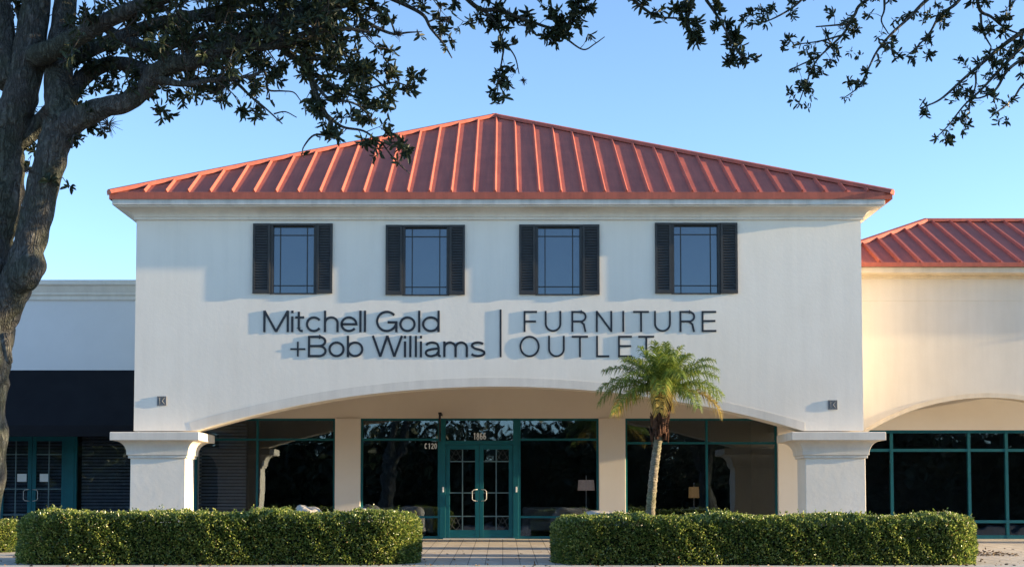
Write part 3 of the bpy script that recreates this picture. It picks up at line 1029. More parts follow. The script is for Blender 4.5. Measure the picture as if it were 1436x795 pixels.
mb.add([(a, YS + .3, .01), (b, YS + .3, .01), (b, 39.9, .01), (a, 39.9, .01), (a, YS + .3, 4.1), (b, YS + .3, 4.1), (b, 39.9, 4.1), (a, 39.9, 4.1)],
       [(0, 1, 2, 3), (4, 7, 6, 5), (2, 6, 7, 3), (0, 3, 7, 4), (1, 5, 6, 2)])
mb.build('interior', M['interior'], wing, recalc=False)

# ------------------------------------------------------------------ left wing
YL = 33.5
lw = thing('awning_shop', 'low pale grey flat roofed shop with black awning over teal double doors', 'shop building', (-12, YS, 0))
LX0, LX1 = -22.0, XL - .004
def zl_(py): return Z(py, YL)
mb = MB(); mb.box(LX0, LX1, YL, YL + .4, zl_(560), zl_(421)); mb.build('wall', M['grey_stucco'], lw)
mb = MB()
prof = [(.004, 421.5), (.05, 421), (.05, 416), (.09, 413.5), (.09, 411), (.16, 403), (.22, 400.5), (.22, 395), (.18, 394)]
mb.rings([(LX0 - o, LX1, YL - o, 42, zl_(y)) for o, y in prof])
mb.build('cornice', M['trim'], lw)
mb = MB()
ay0 = YL - 1.15
t0, t1, t2 = zl_(519), Z(596, ay0), Z(611.5, ay0)
mb.add([(LX0, YL - .01, t0), (LX1 - .02, YL - .01, t0), (LX1 - .02, ay0, t1), (LX0, ay0, t1), (LX1 - .02, ay0, t2), (LX0, ay0, t2), (LX1 - .02, YL - .01, t2 + .05), (LX0, YL - .01, t2 + .05)],
       [(0, 1, 2, 3), (3, 2, 4, 5), (5, 4, 6, 7), (1, 6, 4, 2), (0, 3, 5, 7)])
mb.build('awning', M['awning'], lw)
lh = Z(606, YS)
mb = MB(); mb.box(LX0, LX1, YS - .03, YS + .2, lh, 4.2); mb.build('header_wall', M['grey_stucco'], lw)
mb = MB(); mb.box(LX0, LX1, YL + .4, 42, 4.2, 4.35); mb.build('ceiling', M['grey_stucco'], lw)
mb = MB(); mb.box(LX0, LX0 + .3, YL, 42, -.05, 4.2); mb.build('side_wall', M['grey_stucco'], lw)
glazing(lw, xs_(105), LX1, zb, lh, [], [], YS)
blind(lw, xs_(113), LX1, .1, lh, YS + .14)
glazing(lw, LX0 + .3, xs_(-8), zb, lh, [xs_(-100), xs_(-220)], [low], YS)
mb = MB()
mb.box(xs_(-8), xs_(0), YS - .02, YS + .12, zb, lh); mb.box(xs_(93), xs_(105), YS - .02, YS + .12, zb, lh)
mb.box(xs_(0), xs_(93), YS - .015, YS + .115, lh - .10, lh)
mb.build('door_frame', M['teal'], lw, bevel=.004)
xm2 = xs_(45.5)
zt2 = lh - .106
d1 = door_leaf(lw, xs_(0) + .006, xm2 - .004, .03, zt2, YS + .01, True, False)
d2 = door_leaf(lw, xm2 + .004, xs_(93) - .006, .03, zt2, YS + .01, False, False)
blind(lw, xs_(0), xs_(93), .1, lh, YS + .14)
for par, (a, b) in ((d1, (25, 38)), (d2, (56.5, 69))):
    mb = MB(); mb.box(xs_(a), xs_(b), YS + .022, YS + .0285, Z(675, YS), Z(664, YS))
    mb.build('notice', M['white_vinyl']).parent = par
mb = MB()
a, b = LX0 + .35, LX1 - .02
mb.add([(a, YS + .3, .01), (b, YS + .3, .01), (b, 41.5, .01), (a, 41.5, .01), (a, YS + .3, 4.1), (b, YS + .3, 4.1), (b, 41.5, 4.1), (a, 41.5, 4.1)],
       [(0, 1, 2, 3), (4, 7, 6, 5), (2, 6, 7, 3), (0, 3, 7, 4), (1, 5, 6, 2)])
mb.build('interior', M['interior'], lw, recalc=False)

# ------------------------------------------------------------------ things behind the glass
def lamp(name, label, px, py_shade, Y, sw, sh, base_z, shade_m):
    c = at(px, py_shade, Y)
    t = thing(name, label, 'lamp', (c.x, Y, base_z))
    mb = MB()
    for i in range(20):
        a0, a1 = 2 * math.pi * i / 20, 2 * math.pi * (i + 1) / 20
        r0, r1 = sw / 2, sw / 2 * .9
        mb.add([(c.x + r0 * math.cos(a0), Y + r0 * math.sin(a0), c.z - sh / 2), (c.x + r0 * math.cos(a1), Y + r0 * math.sin(a1), c.z - sh / 2),
                (c.x + r1 * math.cos(a1), Y + r1 * math.sin(a1), c.z + sh / 2), (c.x + r1 * math.cos(a0), Y + r1 * math.sin(a0), c.z + sh / 2)], [(0, 1, 2, 3)])
    mb.build('lamp_shade', shade_m, t, smooth=True)
    mb = MB()
    mb.tube([(c.x, Y, base_z + .03), (c.x, Y, c.z + sh / 2 + .12)], .014, 8)
    mb.build('stem', M['steel'], t)
    mb = MB()
    mb.tube([(c.x, Y, base_z), (c.x, Y, base_z + .03)], [.15, .13], 20)
    mb.build('base', M['steel'], t)
lamp('floor_lamp', 'floor lamp with a pale drum shade inside the shop window by the pilaster', 822, 680, 36.3, .46, .28, .01, M['pale_shade'])
lamp('table_lamp', 'amber shaded lamp glowing dimly inside the window behind the palm', 973, 690, 37.2, .30, .30, .78, M['amber_shade'])
def table(px, Y):
    c = at(px, 700, Y)
    t = thing('side_table', 'dark side table under the amber lamp inside the shop', 'table', (c.x, Y, 0))
    mb = MB(); mb.box(c.x - .35, c.x + .35, Y - .25, Y + .25, .74, .775); mb.build('table_top', M['sofa'], t, bevel=.005)
    for sx in (-1, 1):
        for sy in (-1, 1):
            mb = MB(); x, y = c.x + sx * .31, Y + sy * .21
            mb.box(x - .02, x + .02, y - .02, y + .02, .01, .74); mb.build('leg', M['dark_metal'], t)
table(973, 37.2)
def sofa(px, Y, w, label, m):
    c = at(px, 700, Y)
    x, h = c.x, w / 2
    t = thing('sofa', label, 'sofa', (x, Y, 0))
    mb = MB(); mb.box(x - h + .18, x + h - .18, Y - .4, Y + .25, .16, .44); mb.build('seat', m, t, bevel=.05)
    mb = MB(); mb.box(x - h + .02, x + h - .02, Y + .25, Y + .45, .12, .82); mb.build('backrest', m, t, bevel=.06)
    for s in (-1, 1):
        mb = MB(); xa = x + s * (h - .09); mb.box(xa - .09, xa + .09, Y - .42, Y + .25, .12, .62); mb.build('armrest', m, t, bevel=.05)
        for y in (Y - .36, Y + .38):
            mb = MB(); mb.box(xa - .03, xa + .03, y - .03, y + .03, .01, .12); mb.build('leg', M['dark_metal'], t)
sofa(775, 37.4, 1.7, 'grey sofa inside the shop beside the floor lamp', M['sofa'])
sofa(560, 37.0, 1.9, 'grey sofa inside the shop window between pilaster and entrance doors', M['sofa'])

# ------------------------------------------------------------------ planting beds, hedges, boulders
def bed(name, x0, x1, y0, y1):
    mb = MB()
    z = lambda y: gz(y) + .012
    mb.add([(x0, y0, z(y0)), (x1, y0, z(y0)), (x1, y1, z(y1)), (x0, y1, z(y1))], [(0, 1, 2, 3)])
    struct(mb.build(name, M['mulch']))
def hedge(name, label, x0, x1, y0, y1, ztop, nleaf, seed, core_in=.20):
    rng = np.random.default_rng(seed)
    cx, cy = .5 * (x0 + x1), .5 * (y0 + y1)
    hx, hy = .5 * (x1 - x0), .5 * (y1 - y0)
    zb_ = gz(y0) - .02
    t = thing(name, label, 'hedge', (cx, cy, gz(cy)))
    rc = min(hy, .85)                                   # plan corner radius
    def wob(x, y, z): return .040 * np.sin(3.1 * x + 1.7 * z + seed) + .03 * np.sin(5.3 * y + 2.2 * x) + .03 * np.sin(8.3 * x + 7 * z + 2 * seed) * np.sin(4.1 * x - 5 * z) + .02 * np.sin(17 * x + 13 * z)
    # plan outline of a rounded rectangle
    out = []
    for (sx, sy, a0) in ((1, -1, -90), (1, 1, 0), (-1, 1, 90), (-1, -1, 180)):
        for i in range(13):
            a = R(a0 + 90 * i / 12)
            out.append((cx + sx * (hx - rc) + rc * math.cos(a), cy + sy * (hy - rc) + rc * math.sin(a)))
    out = np.array(out)
    mb = MB()
    n = len(out)
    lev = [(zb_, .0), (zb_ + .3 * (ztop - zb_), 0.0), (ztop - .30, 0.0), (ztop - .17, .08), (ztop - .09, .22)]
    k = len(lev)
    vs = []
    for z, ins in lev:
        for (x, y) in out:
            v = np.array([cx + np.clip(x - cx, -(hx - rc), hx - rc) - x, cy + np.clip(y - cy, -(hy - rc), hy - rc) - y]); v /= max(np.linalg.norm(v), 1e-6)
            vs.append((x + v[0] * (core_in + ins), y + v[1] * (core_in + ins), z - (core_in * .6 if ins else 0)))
    fs = [(i * n + j, i * n + (j + 1) % n, (i + 1) * n + (j + 1) % n, (i + 1) * n + j) for i in range(k - 1) for j in range(n)]
    fs.append(tuple((k - 1) * n + j for j in range(n)))
    mb.add(vs, fs)
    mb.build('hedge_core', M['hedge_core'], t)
    # leaves on the sides and the top
    seg = np.roll(out, -1, 0) - out
    sl_ = np.linalg.norm(seg, axis=1); cum = np.cumsum(sl_)
    per = cum[-1]; H = ztop - zb_
    area_s, area_t = per * H, 4 * hx * hy
    ns = int(nleaf * area_s / (area_s + area_t)); ntp = nleaf - ns
    u = rng.random(ns) * per
    idx = np.minimum(np.searchsorted(cum, u), n - 1)
    f = (u - (cum[idx] - sl_[idx])) / np.maximum(sl_[idx], 1e-6)
    p = out[idx] + seg[idx] * f[:, None]
    nr = np.stack([seg[idx][:, 1], -seg[idx][:, 0]], 1); nr /= np.linalg.norm(nr, axis=1, keepdims=True) + 1e-9
    z = zb_ + .02 + rng.random(ns) ** .9 * (H - .03)
    dep = rng.random(ns) ** 1.5 * .15
    top_r = np.clip((z - (ztop - .26)) / .26, 0, 1)
    ins = dep + .22 * top_r ** 2 + wob(p[:, 0], p[:, 1], z) * .7 + .05
    pos_s = np.stack([p[:, 0] - nr[:, 0] * ins, p[:, 1] - nr[:, 1] * ins, z], 1)
    dir_s = np.stack([nr[:, 0], nr[:, 1], np.full(ns, .45)], 1) + rng.normal(size=(ns, 3)) * .75
    tx = cx + (rng.random(ntp * 2) * 2 - 1) * (hx - .03); ty = cy + (rng.random(ntp * 2) * 2 - 1) * (hy - .03)
    qx = np.maximum(np.abs(tx - cx) - (hx - rc), 0); qy = np.maximum(np.abs(ty - cy) - (hy - rc), 0)
    ok = np.hypot(qx, qy) < rc - .08
    tx, ty = tx[ok][:ntp], ty[ok][:ntp]
    m_ = len(tx)
    ed_ = np.minimum(rc - np.hypot(np.maximum(np.abs(tx - cx) - (hx - rc), 0), np.maximum(np.abs(ty - cy) - (hy - rc), 0)), hy - np.abs(ty - cy))
    rim = .11 * np.clip(1 - ed_ / .40, 0, 1) ** 2
    tz = ztop - .04 - rim + wob(tx, ty, 0 * tx) - rng.random(m_) ** 1.6 * .10
    pos_t = np.stack([tx, ty, tz], 1)
    dir_t = np.stack([np.zeros(m_), np.zeros(m_), np.ones(m_)], 1) + rng.normal(size=(m_, 3)) * .6
    # a few shoots that stick out of the clipped top
    k_ = max(12, m_ // 220)
    sh = rng.integers(0, m_, k_)
    bp_, bd_ = [], []
    for i in sh:
        hgt = rng.random() * .09 + .02
        for j in range(4):
            bp_.append(pos_t[i] + np.array([rng.normal() * .01, rng.normal() * .01, .02 + hgt * j / 3])); bd_.append([rng.normal() * .7, rng.normal() * .7, .7])
    pos = np.concatenate([pos_s, pos_t, np.array(bp_)]); d = np.concatenate([dir_s, dir_t, np.array(bd_)])
    N = len(pos)
    leaves('hedge_leaves', pos, d, .036 + rng.random(N) * .034, .023 + rng.random(N) * .016, M['hedge_leaf'], t, quads=False)
    return t
HX = lambda px, Y: X(px, Y, 760)
hedge('clipped_hedge', 'long clipped green hedge with rounded ends beneath the awning shop side column', HX(24, 26.4), HX(589, 26.4), 25.66, 27.6, .755, 110000, 3)
hedge('clipped_hedge', 'long clipped green hedge with rounded ends in front of the palm', HX(774, 26.4), HX(1368, 26.4), 25.55, 27.6, .69, 115000, 7)
hedge('clipped_hedge', 'short low hedge before the teal doors of the awning shop', X(-130, 30, 740), X(36, 30, 740), 29.3, 30.7, .57, 18000, 9)
bed('planting_bed', HX(24, 26.4) + .35, HX(589, 26.4) - .3, 25.95, 29.2)
bed('planting_bed', HX(774, 26.4) + .3, HX(1368, 26.4) - .35, 25.95, 29.2)

def boulder(label, px0, px1, ptop, Y, seed):
    rng = random.Random(seed)
    x0, x1 = X(px0, Y, 720), X(px1, Y, 720)
    zt = Z(ptop, Y)
    zb_ = gz(Y)
    cx, hx, H = .5 * (x0 + x1), .5 * (x1 - x0), zt - zb_ + .05
    bm = bmesh.new()
    bmesh.ops.create_icosphere(bm, subdivisions=4, radius=1)
    ph = [rng.random() * 6.28 for _ in range(9)]
    for v in bm.verts:
        c = v.co.copy()
        # superellipsoid block with facets
        s = max(abs(c.x) ** 3.2 + abs(c.y) ** 3.2 + abs(c.z) ** 3.2, 1e-6) ** (-1 / 3.2)
        k = s * (1 + .07 * math.sin(3 * c.x + ph[0]) * math.sin(3.4 * c.y + ph[1]) + .05 * math.sin(6 * c.z + 4 * c.x + ph[2]) + .035 * math.sin(11 * c.y + 8 * c.x + ph[3]))
        c *= k
        v.co = Vector((cx + c.x * hx * .95, Y + c.y * .42, zb_ + (c.z * .5 + .45) * H + .06 * c.x * math.sin(ph[4])))
    me = bpy.data.meshes.new('boulder')
    bm.to_mesh(me); bm.free()
    me.polygons.foreach_set('use_smooth', [True] * len(me.polygons))
    me.materials.append(M['rock'])
    o = bpy.data.objects.new('boulder', me); COL.objects.link(o)
    tag(o, label, 'boulder', 'pale boulders behind the hedges')
boulder('smaller pale boulder behind the hedge in front of the dark window by the column', 411, 456, 709, 28.4, 1)
boulder('pale boulder behind the hedge at the foot of the pilaster near the doors', 493, 545, 713.5, 28.4, 2)
boulder('long flat grey boulder behind the hedge beside the palm trunk', 803, 908, 717.5, 28.4, 5)

# ------------------------------------------------------------------ palm
def palm():
    Y = 28.0
    pts = [(911.5, 775), (912, 722), (916, 670), (921, 630), (925.5, 600)]
    P3 = [at(px, py, Y) for px, py in pts]
    P3[0].z = gz(Y) - .05
    t = thing('palm_tree', 'slim young palm with feathery arching fronds in front of the store', 'palm tree', (P3[0].x, Y, gz(Y)))
    cv = catmull(P3, 14)
    n = len(cv)
    rads = [.098 - .022 * i / n + (.010 if i % 2 else 0) for i in range(n)]
    mb = MB(); mb.tube(cv, rads, 16, noise=lambda i, th: 1 + .05 * math.sin(3 * th + i * 1.3))
    mb.build('trunk', M['palm_bark'], t, smooth=True)
    top = at(929, 549, Y)
    b0 = P3[-1]
    # boots: old leaf bases round the top of the trunk
    rng = random.Random(5)
    mb = MB()
    core = catmull([at(924, 612, Y), at(926, 590, Y), at(928, 568, Y), top], 5)
    mb.tube(core, [.10, .12, .14, .155, .165, .17, .175, .18, .18, .18, .175, .17, .16, .15, .13, .11], 14)
    for i in range(70):
        f = rng.random()
        c = Vector(core[min(int(f * 15), 15)])
        a = rng.random() * 6.283
        r = .13 + .05 * f
        o = c + Vector((math.cos(a) * r, math.sin(a) * r, 0))
        tip = o + Vector((math.cos(a) * .06, math.sin(a) * .06, rng.uniform(.10, .2)))
        mb.tube([o - Vector((0, 0, .06)), o + Vector((math.cos(a) * .02, math.sin(a) * .02, .05)), tip], [.04, .03, .008], 5)
    for i in range(16):
        a = rng.random() * 6.283
        c = Vector(core[rng.randint(0, 3)])
        o = c + Vector((math.cos(a) * .1, math.sin(a) * .1, 0))
        mb.tube([o, o + Vector((math.cos(a) * .07, math.sin(a) * .07, -.05)), o + Vector((math.cos(a) * .09, math.sin(a) * .09, -.20))], [.02, .014, .004], 5)
    mb.build('leaf_bases', M['palm_boot'], t, smooth=True)
    nrng = np.random.default_rng(4)
    nf = 37
    for i in range(nf):
        a = i * 2.39996 + rng.uniform(-.2, .2)
        g = i / (nf - 1)                                # 0 young upright .. 1 old drooping
        L = (.98 + .36 * min(1, g * 2)) * rng.uniform(.92, 1.08)
        el = R(82 - 66 * g ** .9 + rng.uniform(-6, 6))
        droop = .75 + .95 * g
        d = Vector((math.cos(a) * math.cos(el), math.sin(a) * math.cos(el), math.sin(el)))
        p = top + Vector((math.cos(a), math.sin(a), 0)) * .06 - Vector((0, 0, .05 * g))
        path = [p.copy()]
        N = 26
        for k in range(N):
            d = (d + Vector((0, 0, -1)) * droop * (.35 + 1.3 * k / N) / N * 1.15).normalized()
            p = p + d * L / N
            path.append(p.copy())
        V, Fc = [], []
        mbf = MB()
        mbf.tube(path, [.016 * (1 - .85 * k / N) + .002 for k in range(N + 1)], 5)
        side0 = Vector((-math.sin(a), math.cos(a), 0))
        for k in range(4, N + 1):
            f = k / N
            for half in (0, .33, .67):
                if k == N and half: continue
                q = path[k].lerp(path[min(k + 1, N)], half)
                tg = (path[min(k + 1, N)] - path[max(k - 1, 0)]).normalized()
                side = (side0 - tg * side0.dot(tg)).normalized()
                upv = side.cross(tg)
                if upv.z < 0: upv = -upv
                ll = (.29 * math.sin(math.pi * min(1, .16 + .84 * f) * .93) + .05) * rng.uniform(.85, 1.1)
                for s in (-1, 1):
                    dr = (side * s * rng.uniform(.6, 1.0) + tg * rng.uniform(.35, .8) + upv * rng.uniform(-.25, .6)).normalized()
                    wv = tg.cross(dr).cross(dr).normalized() * .0085
                    e1 = q + dr * ll * .5
                    e2 = q + dr * ll - Vector((0, 0, ll * (.25 + .35 * g + rng.uniform(0, .3))))
                    mbf.add([q - wv * .6, q + wv * .6, e1 + wv, e1 - wv, e2], [(0, 1, 2, 3), (3, 2, 4)])
        old = g > .93 or i == 32
        mbf.build('frond', M['old_frond'] if old else M['frond'], t, recalc=False)
    return t
palm()

# ------------------------------------------------------------------ oaks
def in_frame(P, margin=12):
    """True where the points fall inside the picture (used to keep the open sky of the photo open)"""
    d = P - np.array([0, 0, CZ])
    fw = d[:, 1] * math.cos(TILT) + d[:, 2] * math.sin(TILT)
    up = -d[:, 1] * math.sin(TILT) + d[:, 2] * math.cos(TILT)
    fw = np.maximum(fw, .01)
    px, py = PX + d[:, 0] / fw * F, PY - up / fw * F
    return (px > -margin) & (px < W0 + margin) & (py > -margin) & (py < H0 + margin) & (d[:, 1] > .3)

class Oak:
    def __init__(s, seed, ln=.088):
        s.rng = random.Random(seed); s.ln = ln
        s.limb, s.twig = MB(), MB()
        s.lp, s.ld = [], []
    def bough(s, spec, Y, seg=12, n=8, rough=.10):
        """spec: (px, py, width_px, dY)"""
        P = [list(at(px, py, Y + dy)) + [w * .5 * (Y + dy) / F] for px, py, w, dy in spec]
        cv = catmull(P, n)
        pts = [Vector(c[:3]) for c in cv]
        rad = [max(float(c[3]), .004) for c in cv]
        ph = s.rng.random() * 6
        s.limb.tube(pts, rad, seg, noise=lambda i, th: 1 + rough * (.5 * math.sin(3 * th + i * .35 + ph) + .5 * math.sin(5 * th - i * .6 + ph) + .35 * math.sin(i * .9 + ph)))
        return pts, rad
    def rosette(s, p, d, n=None, ln=None):
        ln = ln or s.ln
        n = n or s.rng.randint(4, 8)
        for i in range(n):
            v = Vector((s.rng.gauss(0, 1), s.rng.gauss(0, 1), s.rng.gauss(0, 1)))
            v = (v.normalized() * 1.0 + d * .6)
            s.lp.append(tuple(p - d * s.rng.uniform(0, .05))); s.ld.append(tuple(v.normalized() * ln * s.rng.uniform(.5, 1.2)))
    def shoot(s, p, d, L, r, depth=0, leafy=1.0, droop=.15):
        """a crooked twig with side shoots and leaf rosettes"""
        k = max(3, int(L / .09))
        pts, rad = [p.copy()], [r]
        q = p.copy(); dd = d.normalized()
        for i in range(k):
            dd = (dd + Vector((s.rng.gauss(0, .22), s.rng.gauss(0, .22), s.rng.gauss(0, .22) - droop * .25))).normalized()
            q = q + dd * L / k
            pts.append(q.copy()); rad.append(r * (1 - .7 * (i + 1) / k))
            if depth < 2 and i > 0 and s.rng.random() < (.75 if depth == 0 else .55):
                sd = (dd * .5 + Vector((s.rng.gauss(0, 1), s.rng.gauss(0, 1), s.rng.gauss(0, .8))).normalized() * .9).normalized()
                s.shoot(q, sd, L * s.rng.uniform(.25, .5), r * .6, depth + 1, leafy, droop)
            elif s.rng.random() < .30 * leafy and i > 0:
                s.rosette(q, dd, s.rng.randint(2, 4))
        s.twig.tube(pts, rad, 5, cap=False)
        if s.rng.random() < leafy: s.rosette(q, dd)
        return q
    def dress(s, pts, every, L, r=.010, t0=.2, leafy=1.0, droop=.15, bias=(0, 0, 0)):
        n = len(pts)
        tot = sum((pts[i + 1] - pts[i]).length for i in range(n - 1))
        acc, nxt, run = 0, 0, 0
        for i in range(n - 1):
            sgl = (pts[i + 1] - pts[i]).length
            acc += sgl
            if acc < t0 * tot: continue
            run += sgl
            while run > nxt:
                nxt += every * s.rng.uniform(.6, 1.4)
                tg = (pts[i + 1] - pts[i]).normalized()
                v = Vector((s.rng.gauss(0, 1), s.rng.gauss(0, .8), s.rng.gauss(0, 1))).normalized()
                d = (v + tg * .55 + Vector(bias)).normalized()
                s.shoot(pts[i].lerp(pts[i + 1], s.rng.random()), d, L * s.rng.uniform(.5, 1.25), r, 0, leafy, droop)
    def moss(s, p, r=.07):
        for i in range(46):
            v = Vector((s.rng.gauss(0, 1), s.rng.gauss(0, 1), s.rng.gauss(0, .9))).normalized()
            e = p + v * r * s.rng.uniform(.6, 1.4)
            s.twig.tube([p + v * .01, p + v * r * .5 + Vector((0, 0, .004)), e], [.004, .003, .0012], 4, cap=False)
    def crown(s, c, rad, n, keep_out=True, zmin=None, ln=.085):
        """leafy shoots through a crown volume, denser towards its surface"""
        rng = np.random.default_rng(s.rng.randint(0, 9999))
        u = rng.normal(size=(n, 3)); u /= np.linalg.norm(u, axis=1, keepdims=True)
        rr = rng.random(n) ** .42
        lump = 1 + .16 * np.sin(5 * u[:, 0] + 2) * np.sin(4 * u[:, 1] + 1) + .12 * np.sin(9 * u[:, 2] + 6 * u[:, 0])
        P = np.array(c) + u * (rr * lump)[:, None] * np.array(rad)
        if zmin is not None: P = P[P[:, 2] > zmin]
        if keep_out: P = P[~in_frame(P, 45)]
        for p in P:
            d = Vector(p) - Vector(c); d.z *= .6
            d = (d.normalized() + Vector((s.rng.gauss(0, .6), s.rng.gauss(0, .6), s.rng.gauss(0, .5)))).normalized()
            p = Vector(p)
            s.twig.tube([p - d * .35, p - d * .1, p], [.008, .006, .003], 4, cap=False)
            s.rosette(p, d, s.rng.randint(7, 11), ln)
            s.rosette(p - d * .16, d, s.rng.randint(3, 5), ln)
    def finish(s, name, label, loc, cat='oak tree', group=None):
        t = thing(name, label, cat, loc, group)
        s.limb.build('trunk', M['bark'], t, smooth=True, recalc=False)
        s.twig.build('twigs', M['twig'], t, smooth=True, recalc=False)
        lp, ld = np.array(s.lp), np.array(s.ld)
        ln = np.linalg.norm(ld, axis=1)
        leaves('crown', lp, ld, ln, ln * .33, M['oak_leaf'], t, quads=True)
        print(name, 'leaves', len(lp))
        return t

YO = 12.5
o = Oak(21)
# lower trunk and the two stems
o.bough([(-72, 900, 120, 0), (-60, 760, 108, 0), (-44, 640, 100, 0), (-40, 557, 94, 0), (-35, 512, 94, 0), (-28, 466, 90, 0), (-24, 420, 84, 0), (-20, 376, 68, 0), (-12, 330, 60, 0), (0, 285, 60, 0), (5, 240, 57, 0), (8, 196, 52, 0), (20, 160, 50, 0), (30, 131, 48, 0), (38, 90, 46, .05), (46, 40, 42, .1), (52, -20, 38, .15), (58, -90, 32, .2), (40, -190, 24, .3)], YO, 28, 12, .06)
A_, _ = o.bough([(-62, 600, 56, .1), (-40, 540, 64, .1), (-14, 470, 56, .02), (6, 430, 50, -.08), (21, 400, 48, -.12), (36, 362, 44, -.15), (50, 308, 44, -.18), (66, 240, 44, -.2), (78, 196, 44, -.2), (85, 160, 42, -.15), (82, 120, 40, -.05), (84, 70, 36, .1), (90, 20, 32, .2), (98, -40, 28, .3), (120, -140, 20, .4)], YO, 28, 12, .06)
o.bough([(22, 404, 24, -.22), (36, 388, 42, -.24), (44, 370, 40, -.24), (46, 348, 26, -.2)], YO, 16, 6, .10)     # burl
o.bough([(-60, 300, 30, .2), (-20, 320, 34, .1), (-5, 345, 36, 0)], YO, 12, 6, .1)
o.bough([(72, 158, 26, .0), (58, 170, 26, .05), (44, 186, 26, .05), (24, 204, 24, .05)], YO, 14, 6, .08)
o.bough([(6, 470, 14, -.4), (10, 490, 12, -.45), (13, 505, 10, -.45), (14, 510, 5, -.45)], YO, 10, 4, .1)
# outer left stem that forks off at the top
o.bough([(18, 120, 46, .05), (8, 70, 36, .1), (2, 20, 30, .15), (-8, -50, 24, .2)], YO, 12, 6, .08)
# long limb to the right
C_, _ = o.bough([(80, 190, 40, -.2), (108, 168, 36, -.25), (150, 150, 29, -.35), (180, 142, 28, -.4), (204, 124, 27, -.45), (216, 104, 26, -.5), (240, 92, 26, -.55), (275, 84, 22, -.6), (320, 66, 20, -.6), (365, 44, 18, -.55), (410, 24, 16, -.5), (455, 12, 14, -.45), (495, 2, 12, -.4), (545, -14, 10, -.3), (620, -40, 8, -.2)], YO, 16, 8, .10)
D_, _ = o.bough([(92, 140, 30, -.1), (106, 122, 25, .1), (128, 100, 22, .2), (155, 90, 20, .25), (185, 92, 20, .25), (208, 104, 20, .1), (225, 112, 18, -.1)], YO, 14, 7, .08)
B_, _ = o.bough([(38, 82, 34, .05), (64, 74, 31, -.2), (95, 60, 28, -.35), (130, 40, 25, -.5), (165, 22, 22, -.6), (210, 4, 22, -.7), (270, -20, 18, -.8), (360, -60, 12, -.9)], YO, 14, 7, .08)
E_, _ = o.bough([(40, 85, 34, .1), (92, 84, 26, .3), (140, 64, 20, .4), (200, 40, 18, .5), (260, 24, 14, .6), (330, 8, 11, .7), (400, -14, 9, .8)], YO, 12, 7, .08)
for L_, k in ((C_, 1), (B_, 1), (E_, 1.2)):
    pass
o.dress(C_, .062, .46, .009, .30, 1.0, .10, (0, 0, .10))
o.dress(C_, .085, .34, .009, .38, 1.0, .05, (0, -.3, .55))
o.dress(D_, .07, .26, .008, .1, 1.0, .1, (0, 0, -.1))
o.dress(B_, .062, .45, .009, .25, 1.0, .2, (.2, 0, -.2))
o.dress(E_, .058, .50, .009, .25, 1.0, .15, (0, 0, .0))
# more boughs that thicken the dark canopy along the top
for spec in ([(180, 60, 16, .3), (230, 66, 12, .2), (290, 50, 10, .1), (350, 58, 8, 0), (400, 70, 5, 0)],
             [(215, 108, 16, -.5), (255, 118, 9, -.6), (300, 112, 7, -.7), (345, 108, 5, -.7), (370, 100, 3, -.7)],
             [(250, 20, 14, .4), (310, 26, 11, .3), (370, 20, 9, .2), (430, 40, 7, .1), (480, 60, 5, .1)],
             [(330, 62, 14, -.6), (380, 66, 10, -.7), (430, 46, 8, -.8), (480, 40, 6, -.8), (520, 46, 4, -.8)],
             [(150, 40, 14, .6), (200, 70, 10, .7), (240, 84, 8, .8), (300, 92, 6, .9), (330, 100, 4, .9)],
             [(380, 40, 12, -.5), (420, 14, 9, -.5), (470, -6, 7, -.5), (530, -30, 5, -.5)],
             [(50, 60, 14, .5), (30, 30, 10, .5), (20, 0, 8, .5), (-20, -20, 6, .5)]):
    pts, _ = o.bough(spec, YO, 8, 6, .08)
    o.dress(pts, .060, .36, .008, .12, 1.0, .12)
# hanging branch in front of the roof
H_, _ = o.bough([(388, 38, 14, -.5), (398, 68, 12, -.55), (412, 80, 11, -.6), (428, 94, 11, -.6), (436, 108, 10, -.6), (440, 124, 9, -.6), (448, 144, 8, -.6), (456, 160, 7.5, -.6), (464, 172, 7, -.6), (461, 196, 5, -.6)], YO, 9, 6, .06)
twigs = [[(432, 100, 6, -.6), (460, 116, 4.5, -.6), (490, 128, 3.5, -.6), (520, 124, 3, -.55), (552, 116, 2.4, -.5), (580, 124, 2, -.5)],
         [(436, 112, 6, -.6), (462, 140, 4.5, -.65), (485, 142, 3.6, -.7), (505, 150, 3, -.7), (525, 172, 2.4, -.7)],
         [(456, 160, 6, -.6), (480, 178, 4, -.55), (510, 184, 3.2, -.5), (535, 200, 2.8, -.5), (556, 200, 2.4, -.5), (572, 206, 1.8, -.5)],
         [(412, 80, 6, -.6), (450, 84, 4, -.7), (480, 100, 3, -.7), (500, 96, 2.4, -.7)],
         [(400, 70, 6, -.55), (440, 52, 5, -.5), (480, 74, 4, -.4), (510, 98, 3, -.4), (540, 122, 2.4, -.4)],
         [(461, 190, 4, -.6), (440, 190, 3, -.6), (426, 206, 2.2, -.6), (424, 216, 1.4, -.6)],
         [(535, 200, 2.6, -.5), (555, 226, 1.8, -.5), (575, 244, 1.3, -.5)]]
for k, spec in enumerate(twigs):
    pts, _ = o.bough(spec, YO, 7, 6, .04)
    o.dress(pts, (.062, .062, .062, .07, .058, .2, .22)[k], .17 if k < 5 else .10, .005, .18, (1, 1, 1, 1, 1, .35, .35)[k], .1)
o.dress(H_, .10, .16, .006, .3, .8, .1)
